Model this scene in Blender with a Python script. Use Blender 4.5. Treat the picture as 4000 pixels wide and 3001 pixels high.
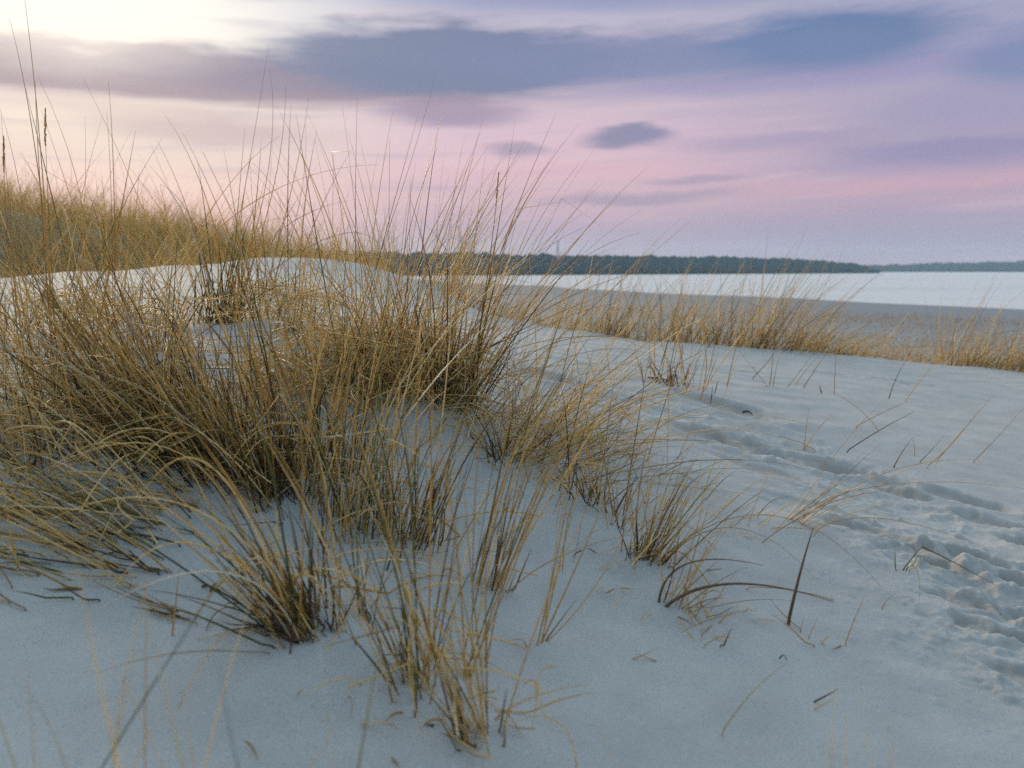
import bpy, math, random
import numpy as np

# ------------------------------------------------------------------ clear
for o in list(bpy.data.objects):
    bpy.data.objects.remove(o)
SC = bpy.context.scene
COL = SC.collection
R = math.radians

# ------------------------------------------------------------------ camera
FPX, CX, CY = 1736.0, 1106.0, 830.0          # focal length and centre, in 2212 x 1660 photo pixels
PITCH = math.atan((830 - 584) / FPX)
cam_data = bpy.data.cameras.new("camera")
cam_data.sensor_width = 36.0
cam_data.lens = 36.0 * FPX / 2212.0
cam_data.clip_start = 0.02
cam_data.clip_end = 20000
cam_data.dof.use_dof = True
cam_data.dof.focus_distance = 2.6
cam_data.dof.aperture_fstop = 3.2
cam = bpy.data.objects.new("camera", cam_data)
cam.location = (0, 0, 0)
cam.rotation_euler = (R(90) - PITCH, 0, 0)
COL.objects.link(cam)
SC.camera = cam

# ------------------------------------------------------------------ exposure
SC.view_settings.view_transform = 'Standard'
SC.view_settings.look = 'None'
SC.view_settings.gamma = 1
SC.view_settings.exposure = 0.0
SC.cycles.max_bounces = 8
SC.cycles.diffuse_bounces = 4
SC.cycles.volume_bounces = 1
SC.cycles.use_denoising = False

# ------------------------------------------------------------------ sun
SUN_EL, SUN_AZ = 15.0, -29.0                  # degrees; azimuth from +Y towards +X
sd = bpy.data.lights.new("sun", 'SUN')
sd.energy = 3.0
sd.angle = R(22)
sd.color = (1.0, 0.76, 0.48)
sun = bpy.data.objects.new("sun", sd)
sun.rotation_euler = (R(90 - SUN_EL), 0, R(180 - SUN_AZ))
COL.objects.link(sun)


def ray(px, py):
    """direction of the photo pixel, scaled so that y = 1"""
    a, b = px - CX, CY - py
    f = math.cos(PITCH) * FPX + math.sin(PITCH) * b
    u = -math.sin(PITCH) * FPX + math.cos(PITCH) * b
    return np.array([a / f, 1.0, u / f])


def azel(px, py):
    d = ray(px, py)
    return math.degrees(math.atan2(d[0], d[1])), math.degrees(math.atan2(d[2], math.hypot(d[0], d[1])))


def lin(c):
    return tuple((v / 255 / 12.92) if v / 255 <= 0.04045 else ((v / 255 + 0.055) / 1.055) ** 2.4 for v in c)


# ------------------------------------------------------------------ node helper
class N:
    def __init__(self, tree):
        self.t = tree

    def add(self, kind, **kw):
        n = self.t.nodes.new(kind)
        for k, v in kw.items():
            setattr(n, k, v)
        return n

    def set(self, sock, v):
        if isinstance(v, bpy.types.NodeSocket):
            self.t.links.new(v, sock)
        elif v is not None:
            if isinstance(v, (tuple, list)) and len(v) == 3 and sock.type == 'RGBA':
                v = (*v, 1)
            sock.default_value = v

    def m(self, op, a, b=None, c=None, clamp=False):
        n = self.add('ShaderNodeMath', operation=op, use_clamp=clamp)
        for i, v in enumerate((a, b, c)):
            if v is not None:
                self.set(n.inputs[i], v)
        return n.outputs[0]

    def smooth(self, v, lo, hi, a=0.0, b=1.0):
        n = self.add('ShaderNodeMapRange', interpolation_type='SMOOTHSTEP')
        self.set(n.inputs[0], v)
        for i, q in zip((1, 2, 3, 4), (lo, hi, a, b)):
            self.set(n.inputs[i], q)
        return n.outputs[0]

    def mix(self, f, a, b, mode='MIX'):
        n = self.add('ShaderNodeMix', data_type='RGBA', blend_type=mode)
        n.clamp_factor = True
        self.set(n.inputs[0], f)
        self.set(n.inputs[6], a)
        self.set(n.inputs[7], b)
        return n.outputs[2]

    def ramp(self, v, stops, interp='EASE'):
        n = self.add('ShaderNodeValToRGB')
        cr = n.color_ramp
        cr.interpolation = interp
        while len(cr.elements) > 1:
            cr.elements.remove(cr.elements[-1])
        stops = sorted(stops)
        cr.elements[0].position, cr.elements[0].color = stops[0][0], (*stops[0][1], 1)
        for p, c in stops[1:]:
            e = cr.elements.new(p)
            e.color = (*c, 1)
        self.set(n.inputs[0], v)
        return n.outputs[0]

    def noise(self, vec, scale, detail=3.0, rough=0.5, dist=0.0):
        n = self.add('ShaderNodeTexNoise')
        self.set(n.inputs['Vector'], vec)
        n.inputs['Scale'].default_value = scale
        n.inputs['Detail'].default_value = detail
        n.inputs['Roughness'].default_value = rough
        n.inputs['Distortion'].default_value = dist
        return n.outputs[0]


# ------------------------------------------------------------------ world: evening sky with cloud bands
world = bpy.data.worlds.new("World")
SC.world = world
world.use_nodes = True
world.cycles.sampling_method = 'MANUAL'
world.cycles.sample_map_resolution = 1024
wt = world.node_tree
wt.nodes.clear()
W = N(wt)
tc = W.add('ShaderNodeTexCoord')
sep = W.add('ShaderNodeSeparateXYZ')
wt.links.new(tc.outputs['Generated'], sep.inputs[0])
dx, dy, dz = sep.outputs
DEG = 180 / math.pi
az = W.m('MULTIPLY', W.m('ARCTAN2', dx, dy), DEG)
el = W.m('MULTIPLY', W.m('ARCSINE', dz), DEG)
elp = W.m('MAXIMUM', el, 0.0)


def colstops(px, rows):
    return [(min(1.0, max(0.0, azel(px, py)[1]) / 30.0), lin(c)) for py, c in rows]


e30 = W.m('DIVIDE', elp, 30.0)
left = W.ramp(e30, colstops(200, [
    (0, (255, 252, 244)), (95, (254, 246, 234)), (200, (233, 216, 208)), (262, (238, 222, 208)), (330, (232, 208, 200)),
    (400, (240, 203, 195)), (470, (238, 190, 186)), (560, (214, 170, 178))]), 'LINEAR')
mid = W.ramp(e30, colstops(1106, [
    (0, (176, 177, 206)), (60, (196, 187, 205)), (130, (192, 178, 198)), (215, (208, 187, 200)), (290, (222, 190, 205)),
    (360, (224, 187, 198)), (430, (212, 176, 189)), (500, (186, 161, 185)), (560, (172, 158, 180))]), 'LINEAR')
right = W.ramp(e30, colstops(1950, [
    (0, (166, 166, 193)), (120, (164, 160, 191)), (220, (180, 166, 190)), (300, (182, 164, 187)), (360, (178, 156, 184)),
    (400, (190, 161, 181)), (450, (180, 155, 180)), (520, (168, 152, 178)), (570, (172, 156, 180))]), 'LINEAR')
sky = W.mix(W.smooth(az, azel(330, 300)[0], azel(1060, 300)[0]), left, mid)
sky = W.mix(W.smooth(az, azel(1150, 300)[0], azel(2000, 300)[0]), sky, right)

# warped coordinates for the clouds
cmb = W.add('ShaderNodeCombineXYZ')
W.set(cmb.inputs[0], W.m('MULTIPLY', az, 0.10))
W.set(cmb.inputs[1], W.m('MULTIPLY', el, 0.42))
n1 = W.m('SUBTRACT', W.noise(cmb.outputs[0], 1.6, 6.0, 0.56), 0.5)
cmb2 = W.add('ShaderNodeCombineXYZ')
W.set(cmb2.inputs[0], W.m('MULTIPLY', az, 0.06))
W.set(cmb2.inputs[1], W.m('MULTIPLY', W.m('ADD', el, W.m('MULTIPLY', az, -0.03)), 0.9))
n2 = W.m('SUBTRACT', W.noise(cmb2.outputs[0], 1.3, 4.0, 0.55), 0.5)
azw = W.m('ADD', az, W.m('MULTIPLY', n1, 3.0))
elw = W.m('ADD', el, W.m('MULTIPLY', n1, 1.6))
# faint streaks everywhere
sky = W.mix(W.m('MULTIPLY', W.smooth(n2, 0.0, 0.28), 0.40), sky, lin((160, 150, 184)))
sky = W.mix(W.m('MULTIPLY', W.smooth(n2, -0.02, -0.25), 0.25), sky, lin((236, 206, 212)))


def cloud(px, py, rx, ry, c, op, soft=0.45, tilt=0.0):
    global sky
    a0, e0 = azel(px, py)
    a1, _ = azel(px + rx, py)
    ra = abs(a1 - a0)
    re = abs(azel(px, py - ry)[1] - e0)
    da = W.m('SUBTRACT', azw, a0)
    ua = W.m('DIVIDE', da, ra)
    ue = W.m('DIVIDE', W.m('SUBTRACT', W.m('SUBTRACT', elw, e0), W.m('MULTIPLY', da, tilt)), re)
    d = W.m('SQRT', W.m('ADD', W.m('MULTIPLY', ua, ua), W.m('MULTIPLY', ue, ue)))
    d = W.m('ADD', d, W.m('ADD', W.m('MULTIPLY', n1, 0.60), W.m('MULTIPLY', n2, 0.75)))
    f = W.m('MULTIPLY', W.smooth(d, 1.0 + soft, 1.0 - soft), op)
    sky = W.mix(f, sky, lin(c))


cloud(1400, -15, 620, 34, (132, 142, 182), 0.55, 0.6)
cloud(2150, 235, 330, 60, (150, 146, 186), 0.55, 0.7)
cloud(1750, 168, 640, 24, (150, 143, 186), 0.6, 0.7, 0.03)
cloud(240, 152, 900, 56, (156, 138, 155), 0.96, 0.26)
cloud(600, 158, 420, 46, (140, 131, 156), 0.7, 0.4)
cloud(980, 132, 380, 78, (118, 128, 160), 0.96, 0.30)
cloud(1340, 130, 350, 56, (126, 134, 172), 0.85, 0.55)
cloud(1800, 82, 270, 62, (100, 124, 168), 0.92, 0.45)
cloud(1640, 120, 330, 42, (126, 138, 176), 0.35, 0.6)
cloud(2260, 115, 210, 66, (124, 138, 178), 0.85, 0.5)
cloud(975, 243, 150, 30, (160, 143, 169), 0.85, 0.5)
cloud(450, 282, 230, 34, (192, 168, 176), 0.7, 0.6)
cloud(300, 236, 260, 18, (212, 190, 188), 0.5, 0.7)
cloud(1352, 297, 84, 20, (126, 126, 162), 0.85, 0.55, 0.03)
cloud(1112, 326, 62, 15, (150, 140, 166), 0.65, 0.65)
cloud(2080, 322, 330, 30, (140, 134, 176), 0.7, 0.65)
cloud(1700, 305, 230, 17, (160, 146, 182), 0.55, 0.7)
cloud(1360, 430, 180, 13, (158, 144, 172), 0.7, 0.6, 0.02)
cloud(1500, 389, 100, 9, (164, 146, 172), 0.65, 0.6)
cloud(1900, 510, 800, 45, (158, 150, 178), 0.6, 0.8)
cloud(2050, 392, 420, 15, (214, 165, 184), 0.45, 0.8, 0.015)
cloud(1250, 372, 260, 16, (226, 178, 194), 0.55, 0.8)

# the glow round the hidden sun
ga, ge = azel(110, 20)
gd = W.m('SQRT', W.m('ADD', W.m('POWER', W.m('DIVIDE', W.m('SUBTRACT', az, ga), 9.0), 2.0),
                     W.m('POWER', W.m('DIVIDE', W.m('SUBTRACT', elw, ge + 1.2), 3.6), 2.0)))
glow = W.smooth(gd, 1.7, 0.0)
sky = W.mix(glow, sky, (1.14, 1.04, .92))
# above the frame unseen sky is set bright and bluish to light sand, grass and water, brightest over the sun; behind the camera it is duller
over_f = W.mix(W.smooth(az, -75.0, 40.0), (2.05, 1.92, 1.74), (1.66, 1.76, 1.83))
over_b = (0.50, 0.67, 0.78)
back = W.smooth(W.m('ABSOLUTE', az), 60.0, 130.0)
over = W.mix(back, over_f, over_b)
over = W.mix(W.smooth(el, 34.0, 58.0), over, (0.46, 0.78, 1.02))
sky = W.mix(back, sky, (0.50, 0.52, 0.56))
sky = W.mix(W.smooth(el, 18.0, 25.0), sky, over)

nish = W.add('ShaderNodeTexSky', sky_type='NISHITA')
nish.sun_disc = False
nish.sun_elevation = R(SUN_EL)
nish.sun_rotation = R(SUN_AZ)
nish.air_density = 1.0
nish.dust_density = 1.0
mul10 = W.mix(1.0, sky, (10, 10, 10), 'MULTIPLY')
cover = W.smooth(el, 20.0, 60.0, 0.96, 0.80)
final = W.mix(cover, nish.outputs[0], mul10)
bg = W.add('ShaderNodeBackground')
W.set(bg.inputs[0], final)
bg.inputs[1].default_value = 0.1
wo = W.add('ShaderNodeOutputWorld')
wt.links.new(bg.outputs[0], wo.inputs[0])

# ------------------------------------------------------------------ terrain height
SEA = -3.5


def vnoise(x, y, seed=0):
    """smooth value noise in about -1..1"""
    xi, yi = np.floor(x), np.floor(y)
    fx, fy = x - xi, y - yi
    fx = fx * fx * fx * (fx * (fx * 6 - 15) + 10)
    fy = fy * fy * fy * (fy * (fy * 6 - 15) + 10)

    def h(i, j):
        s = np.sin(i * 127.1 + j * 311.7 + seed * 74.7) * 43758.5453
        return (s - np.floor(s)) * 2 - 1
    a, b, c, d = h(xi, yi), h(xi + 1, yi), h(xi, yi + 1), h(xi + 1, yi + 1)
    return (a * (1 - fx) + b * fx) * (1 - fy) + (c * (1 - fx) + d * fx) * fy


def fbm(x, y, o=4, seed=0, g=0.5):
    s, a, t = 0, 1.0, 0
    for i in range(o):
        s = s + a * vnoise(x * 2 ** i, y * 2 ** i, seed + i * 13)
        t += a
        a *= g
    return s / t


CTRL = []
COLS = {
    -600: ([(1660, -.64), (1300, -.56), (1000, -.42), (800, -.28)], (560, 7.0)),
    0: ([(1660, -.66), (1300, -.60), (1000, -.48), (800, -.36), (690, -.25)], (600, 6.6)),
    300: ([(1660, -.67), (1300, -.62), (1000, -.50), (800, -.36), (690, -.24)], (585, 7.6)),
    550: ([(1660, -.68), (1300, -.63), (1000, -.52), (800, -.37), (690, -.25), (620, -.12)], (560, 8.5)),
    1106: ([(1660, -.72), (1300, -.68), (1000, -.58), (800, -.43), (730, -.39)], (692, 7.2)),
    1660: ([(1660, -.76), (1300, -.76), (1000, -.73), (850, -.68)], (757, 6.9)),
    2212: ([(1660, -.80), (1300, -.83), (1000, -.85), (880, -.845)], (805, 6.8)),
    2800: ([(1660, -.85), (1300, -.90), (1000, -.95)], (862, 7.0)),
}
CREST = []
for px, (rows, (cy, cY)) in COLS.items():
    for py, z in rows:
        d = ray(px, py)
        Yv = z / d[2]
        CTRL.append((d[0] * Yv, Yv, z))
    CREST.append((px, cy, cY))
CREST += [(700, 562, 8.8), (830, 585, 8.8), (930, 612, 8.4), (1000, 650, 7.8), (1330, 731, 7.0), (1500, 742, 6.9)]
CREST.sort()
CRA, CRR = [], []
for px, cy, cY in CREST:
    d = ray(px, cy) * cY
    CTRL.append(tuple(d))
    CRA.append(math.atan2(d[0], d[1]))
    CRR.append(math.hypot(d[0], d[1]))
CTRL += [(0, -5, -.85), (-6, -3, -.5), (6, -3, -1.05), (-9, 4, .1), (9, 3, -1.15), (0, -.5, -.75), (-1, .3, -.7), (1, .3, -.8)]
CT = np.array(CTRL)


def _k(r2):
    return 0.5 * r2 * np.log(r2 + 1e-9)


_n = len(CT)
_A = np.zeros((_n + 3, _n + 3))
_d2 = (CT[:, None, 0] - CT[None, :, 0]) ** 2 + (CT[:, None, 1] - CT[None, :, 1]) ** 2
_A[:_n, :_n] = _k(_d2) + np.eye(_n) * 0.02
_A[:_n, _n], _A[:_n, _n + 1], _A[:_n, _n + 2] = 1, CT[:, 0], CT[:, 1]
_A[_n:, :_n] = _A[:_n, _n:].T
_w = np.linalg.solve(_A, np.concatenate([CT[:, 2], [0, 0, 0]]))


def tps(x, y):
    z = _w[_n] + _w[_n + 1] * x + _w[_n + 2] * y
    for i in range(_n):
        z = z + _w[i] * _k((x - CT[i, 0]) ** 2 + (y - CT[i, 1]) ** 2)
    return z


# the water's edge as a line on the ground
_p1 = ray(1050, 613)
_p1 = _p1 * (SEA / _p1[2])
_p2 = ray(2212, 672)
_p2 = _p2 * (SEA / _p2[2])
_sd = (_p2 - _p1)[:2] / np.linalg.norm((_p2 - _p1)[:2])
_sn = np.array([_sd[1], -_sd[0]])             # landward normal
if np.dot(-_p1[:2], _sn) < 0:
    _sn = -_sn


def ss(t):
    t = np.clip(t, 0, 1)
    return t * t * (3 - 2 * t)


RIDGE = [(-2500, 1.4), (-600, 1.6), (0, 1.30), (150, 1.04), (300, .70), (450, .34), (600, 0.0), (750, -.28), (880, -.5), (980, -.9), (1080, -1.8), (1160, -3.0)]
RIDGE_A = [math.atan((px - CX) / FPX) for px, _ in RIDGE]
RIDGE_Z = [z for _, z in RIDGE]


def far_ground(x, y):
    s = (x - _p1[0]) * _sn[0] + (y - _p1[1]) * _sn[1]
    along = (x - _p1[0]) * _sd[0] + (y - _p1[1]) * _sd[1]
    s = s + 2.2 * np.sin(along * 0.06) + 1.2 * np.sin(along * 0.17 + 1)
    z = SEA + np.where(s > 0, 0.024 * np.minimum(s, 60) + 0.004 * np.maximum(s - 60, 0), 0.03 * np.maximum(s, -60))
    z = z + 0.05 * fbm(x * .5, y * .5, 3, 5) * ss(s / 12)
    # the grassy dune ridge behind, on the left
    az_ = np.arctan2(x, np.maximum(y, .5))
    top = np.interp(az_, RIDGE_A, RIDGE_Z) + .10 * fbm(x * .45, y * .45, 3, 8)
    u = (y - 16.5 - 1.2 * np.sin(x * .5)) / np.where(y < 16.5, 4.2, 6.5)
    z = z + np.maximum(top - z, 0) * np.exp(-u * u)
    return np.maximum(z, SEA - 2.0)


def base_ground(x, y):
    x, y = np.asarray(x, float), np.asarray(y, float)
    r = np.hypot(x, y) + 1e-6
    a = np.arctan2(x, y)
    rc = np.interp(a, CRA, CRR) + 0.12 * np.sin(a * 23) + 0.06 * np.sin(a * 61 + 1)
    q = np.minimum(r, rc) / r
    zn = tps(x * q, y * q)
    w = ss((r - rc) / (2.6 + 2.4 * ss((0.1 - a) / 0.5)))
    zf = far_ground(x, y)
    z = zn * (1 - w) + zf * w
    near = 1 - w
    z = z + near * (0.018 * fbm(x * 1.3, y * 1.3, 3, 1) + 0.006 * fbm(x * 4.5, y * 4.5, 3, 2))
    return z


_T = np.geomspace(0.3, 90, 5000)


def at(px, py, g=None):
    d = ray(px, py)
    gz = (g or base_ground)(d[0] * _T, _T)
    under = d[2] * _T < gz
    i = int(np.argmax(under))
    if not under[i]:
        i = len(_T) - 1
    t = _T[i]
    return np.array([d[0] * t, t, float(gz[i])])


# footprints and scuffs: px, py, half-length (m), half-width, depth, turn (deg, 0 = along +x), warm damp floor
FEET = [
    (1570, 880, .30, .16, .050, -18, 1), (1465, 905, .18, .10, .022, 10, 0), (1610, 965, .22, .12, .045, -20, 1), (1530, 948, .15, .09, .03, -10, 1),
    (1735, 1002, .22, .11, .045, -16, 1), (1860, 1030, .24, .09, .04, -20, 1), (1190, 815, .20, .10, .04, -12, 1),
    (1830, 812, .34, .06, .035, -6, 0), (1960, 828, .32, .06, .035, -10, 0), (1950, 1065, .18, .08, .03, -25, 1),
    (2085, 1085, .24, .13, .055, -25, 1), (2140, 1130, .20, .10, .05, -30, 1), (1890, 1150, .24, .10, .035, -28, 1), (1990, 1190, .18, .09, .05, -40, 1), (2035, 1222, .15, .08, .055, -40, 1),
    (2110, 1215, .16, .10, .055, -25, 1), (2185, 1265, .15, .09, .055, -35, 1), (2060, 1300, .13, .07, .03, -50, 1), (2165, 1330, .15, .08, .05, -45, 1),
    (2120, 1370, .13, .06, .04, -45, 1), (2215, 1395, .13, .08, .055, -50, 1), (2190, 1450, .11, .06, .035, -45, 1), (2260, 1350, .18, .10, .06, -40, 1), (2240, 1180, .18, .1, .05, -40, 1),
    (1690, 940, .20, .09, .025, -8, 0), (1780, 1060, .25, .07, .02, -20, 0), (1700, 1075, .18, .07, .015, -15, 0), (1640, 1015, .2, .08, .02, -20, 1),
]
_rng = random.Random(4)
FT = []
for px, py, hl, hw, dp, ang, warm in FEET:
    p = at(px, py)
    k = .62 if py > 1050 else .9
    FT.append((p[0], p[1], hl * k, hw * k, dp * (.8 if py > 1050 else 1), R(ang), warm))
for _ in range(30):                           # smaller scuffs along the trail
    t = _rng.random()
    px = 1440 + 800 * t + _rng.gauss(0, 40)
    py = 885 + 470 * t ** 1.25 + _rng.gauss(0, 42)
    p = at(px, py)
    s = _rng.uniform(.025, .085)
    FT.append((p[0], p[1], s * _rng.uniform(1.2, 2.2), s, _rng.uniform(.006, .022), R(_rng.uniform(-80, 20)), 0))
TRAIL = [at(px, py) for px, py in ((1400, 880), (1600, 940), (1800, 1025), (2000, 1140), (2130, 1270), (2230, 1420))]


MOUNDS = []
for px, py, r_, h_ in ((690, 1065, .18, .035), (760, 1150, .2, .02), (885, 1190, .14, .02), (668, 1395, .17, .032), (1042, 1278, .10, .022), (1392, 1225, .11, .025), (1452, 1320, .08, .018),
                       (1275, 1090, .11, .022), (905, 1500, .10, .018), (1040, 1618, .10, .018), (520, 1070, .24, .05), (815, 880, .40, .07), (975, 925, .20, .045), (1095, 1000, .13, .022),
                       (1165, 1402, .05, .010), (1700, 1135, .10, .015), (1530, 1400, .08, .010), (478, 715, .25, .03), (640, 735, .4, .04)):
    p = at(px, py)
    MOUNDS.append((p[0], p[1], r_, h_))


def trail_mask(x, y):
    best = np.full(np.shape(x), 9.0)
    for a, b in zip(TRAIL[:-1], TRAIL[1:]):
        ab = (b - a)[:2]
        t = np.clip(((x - a[0]) * ab[0] + (y - a[1]) * ab[1]) / np.dot(ab, ab), 0, 1)
        best = np.minimum(best, np.hypot(x - a[0] - t * ab[0], y - a[1] - t * ab[1]))
    return 1 - ss((best - .12) / .42)


def detail(x, y):
    """footprints (height) and the damp mask"""
    z = np.zeros(np.shape(x))
    damp = np.zeros(np.shape(x))
    wx = x + .055 * fbm(x * 9, y * 9, 4, 21, .6)
    wy = y + .055 * fbm(x * 9, y * 9, 4, 22, .6)
    for fx, fy, hl, hw, dp, an, warm in FT:
        c, s = math.cos(an), math.sin(an)
        sel = (np.abs(x - fx) < 2.2 * hl) & (np.abs(y - fy) < 2.2 * hl)
        if not sel.any():
            continue
        u = ((wx[sel] - fx) * c + (wy[sel] - fy) * s) / hl
        v = (-(wx[sel] - fx) * s + (wy[sel] - fy) * c) / hw
        r = np.hypot(u, v)
        z[sel] += -dp * .43 * (1 - ss((r - .62) / .38)) + dp * .22 * np.exp(-((r - 1.25) / .28) ** 2)
        if warm:
            damp[sel] = np.maximum(damp[sel], 1 - ss((r - .6) / .45))
    for mx, my, r_, h_ in MOUNDS:                # sand gathered round the tufts, scoured to the lee
        z += h_ * np.exp(-(((x - mx) ** 2 + (y - my) ** 2) / (r_ * r_)) * (1 + .5 * fbm(x * 6, y * 6, 2, 71)))
        z -= h_ * .35 * np.exp(-((x - mx - r_ * 1.5) ** 2 + (y - my + r_ * .4) ** 2) / (r_ * r_ * .6))
    tm = trail_mask(x, y)
    z += tm * (.0055 * fbm(x * 11, y * 11, 5, 31, .62) + .004 * np.abs(fbm(x * 34, y * 34, 3, 33)))
    cl = np.clip(vnoise(x * 38 + 3 * fbm(x * 20, y * 20, 2, 51), y * 38, 52) - .35, 0, 1) * np.clip(fbm(x * 7, y * 7, 2, 53) + .15, 0, 1)
    z +=   .015 * cl * tm
    z += .006 * np.clip(fbm(x * 22, y * 22, 3, 35) - .25, 0, 1) * 4 * tm
    # wind ripples across the open slope
    m = ss((x - .05) / .5) * ss((4.5 - y) / 2)
    ph = (x * .62 + y * .78) * 46 + 5 * fbm(x * 2.2, y * 2.2, 3, 41)
    z += m * .0020 * np.sin(ph) * np.clip(.5 + fbm(x * 3, y * 3, 2, 43), 0, 1)
    # broad wind ripples on the upper slope and crest
    m2 = ss((y - 2.6) / 1.5) * ss((11 - np.hypot(x, y)) / 2) * np.clip(.35 + fbm(x * .8, y * .8, 2, 61), 0, 1)
    z += m2 * .0042 * np.sin((y * .94 - x * .34) * 30 + 4.5 * fbm(x * 1.1, y * 1.1, 3, 62))
    return z, damp


def ground(x, y):
    x, y = np.atleast_1d(np.asarray(x, float)), np.atleast_1d(np.asarray(y, float))
    return base_ground(x, y) + detail(x, y)[0]


# ------------------------------------------------------------------ mesh helpers
def np_mesh(name, verts, quads=None, tris=None, smooth=True, attrs=None):
    me = bpy.data.meshes.new(name)
    verts = np.asarray(verts, np.float32)
    me.vertices.add(len(verts))
    me.vertices.foreach_set("co", verts.ravel())
    loops, starts = [], []
    off = 0
    for f, k in ((quads, 4), (tris, 3)):
        if f is not None and len(f):
            f = np.asarray(f, np.int32)
            loops.append(f.ravel())
            starts.append(off + np.arange(len(f), dtype=np.int32) * k)
            off += f.size
    L = np.concatenate(loops)
    S = np.concatenate(starts)
    me.loops.add(len(L))
    me.loops.foreach_set("vertex_index", L)
    me.polygons.add(len(S))
    me.polygons.foreach_set("loop_start", S)
    me.polygons.foreach_set("use_smooth", np.full(len(S), smooth, bool))
    me.update(calc_edges=True)
    for k, v in (attrs or {}).items():
        a = me.attributes.new(k, 'FLOAT', 'POINT')
        a.data.foreach_set("value", np.asarray(v, np.float32))
    me.validate()
    return me


def link(name, me, mat, parent=None, kind=None, label=None, cat=None, group=None, loc=None):
    o = bpy.data.objects.new(name, me)
    COL.objects.link(o)
    if mat and not me.materials:
        me.materials.append(mat)
    if parent:
        o.parent = parent
    if kind:
        o["kind"] = kind
    if label:
        o["label"] = label
    if cat:
        o["category"] = cat
    if group:
        o["group"] = group
    if loc is not None:
        o.location = loc
    return o


def thing(name, label, cat, loc, group=None):
    o = bpy.data.objects.new(name, None)
    o.empty_display_size = 0.05
    COL.objects.link(o)
    o.location = tuple(float(v) for v in loc)
    o["label"], o["category"], o["kind"] = label, cat, "thing"
    if group:
        o["group"] = group
    return o


# ------------------------------------------------------------------ materials
def new_mat(name):
    m = bpy.data.materials.new(name)
    m.use_nodes = True
    m.node_tree.nodes.clear()
    n = N(m.node_tree)
    out = n.add('ShaderNodeOutputMaterial')
    return m, n, out


def sand_material():
    m, n, out = new_mat("pale_sand")
    pos = n.add('ShaderNodeNewGeometry').outputs['Position']
    sp = n.add('ShaderNodeSeparateXYZ')
    n.set(sp.inputs[0], pos)
    dampa = n.add('ShaderNodeAttribute', attribute_name="damp").outputs['Fac']
    g1 = n.noise(pos, 260, 3, .75)
    g2 = n.noise(pos, 5.0, 4, .55)
    g3 = n.noise(pos, 60, 3, .6)
    c = n.mix(n.smooth(g2, .3, .7), (0.305, 0.308, 0.308), (0.362, 0.364, 0.363))
    c = n.mix(n.smooth(g1, .57, .68), c, (0.19, 0.19, 0.19))
    c = n.mix(n.smooth(g1, .42, .28), c, (0.46, 0.46, 0.455))
    c = n.mix(n.m('MULTIPLY', n.smooth(g3, .5, .8), .25), c, (0.36, 0.34, 0.32))
    c = n.mix(n.m('MULTIPLY', dampa, .75), c, (0.285, 0.262, 0.240))
    # wet strip near the water
    wet = n.smooth(n.m('ADD', sp.outputs[2], n.m('MULTIPLY', n.m('SUBTRACT', n.noise(pos, .35, 3), .5), .35)), -1.7, -3.0)
    c = n.mix(wet, c, (0.105, 0.124, 0.140))
    b = n.add('ShaderNodeBsdfPrincipled')
    n.set(b.inputs['Base Color'], c)
    n.set(b.inputs['Roughness'], n.mix(wet, (.82, .82, .82), (.55, .55, .55)))
    b.inputs['Specular IOR Level'].default_value = 0.28
    h = n.m('ADD', n.m('MULTIPLY', n.noise(pos, 260, 3, .7), .0011), n.m('MULTIPLY', n.noise(pos, 34, 4, .6), .0042))
    bp = n.add('ShaderNodeBump')
    bp.inputs['Strength'].default_value = 0.75
    bp.inputs['Distance'].default_value = 1.0
    n.set(bp.inputs['Height'], h)
    n.set(b.inputs['Normal'], bp.outputs[0])
    n.set(out.inputs[0], b.outputs[0])
    return m


def water_material():
    m, n, out = new_mat("sea_water")
    pos = n.add('ShaderNodeNewGeometry').outputs['Position']
    mp = n.add('ShaderNodeMapping')
    mp.inputs['Rotation'].default_value = (0, 0, R(20))
    mp.inputs['Scale'].default_value = (.35, 1, 1)
    n.set(mp.inputs[0], pos)
    b = n.add('ShaderNodeBsdfPrincipled')
    n.set(b.inputs['Base Color'], (0.46, 0.475, 0.48))  # pale base colour stands in for the reflected bright sky
    n.set(b.inputs['Roughness'], n.smooth(n.noise(mp.outputs[0], .045, 4, .6), .35, .65, .26, .50))
    b.inputs['IOR'].default_value = 1.33
    h = n.m('ADD', n.m('MULTIPLY', n.noise(mp.outputs[0], .55, 4, .6), .30), n.m('MULTIPLY', n.noise(mp.outputs[0], 2.6, 3, .6), .05))
    bp = n.add('ShaderNodeBump')
    bp.inputs['Strength'].default_value = 1.0
    bp.inputs['Distance'].default_value = 1.0
    n.set(bp.inputs['Height'], h)
    n.set(b.inputs['Normal'], bp.outputs[0])
    n.set(out.inputs[0], b.outputs[0])
    return m


def grass_material(name, stops, trans=0.38, spots=(0.24, 0.135, 0.045)):
    """per-leaf colour from the attribute tone (0..1)"""
    m, n, out = new_mat(name)
    tone = n.add('ShaderNodeAttribute', attribute_name="tone").outputs['Fac']
    pos = n.add('ShaderNodeNewGeometry').outputs['Position']
    c = n.ramp(tone, stops, 'LINEAR')
    c = n.mix(n.m('MULTIPLY', n.smooth(n.noise(pos, 55, 3, .6), .54, .72), .55), c, spots)
    d = n.add('ShaderNodeBsdfPrincipled')
    n.set(d.inputs['Base Color'], c)
    d.inputs['Roughness'].default_value = 0.38
    d.inputs['Specular IOR Level'].default_value = 0.5
    t = n.add('ShaderNodeBsdfTranslucent')
    n.set(t.inputs[0], c)
    mx = n.add('ShaderNodeMixShader')
    mx.inputs[0].default_value = trans
    n.set(mx.inputs[1], d.outputs[0])
    n.set(mx.inputs[2], t.outputs[0])
    n.set(out.inputs[0], mx.outputs[0])
    return m


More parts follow.
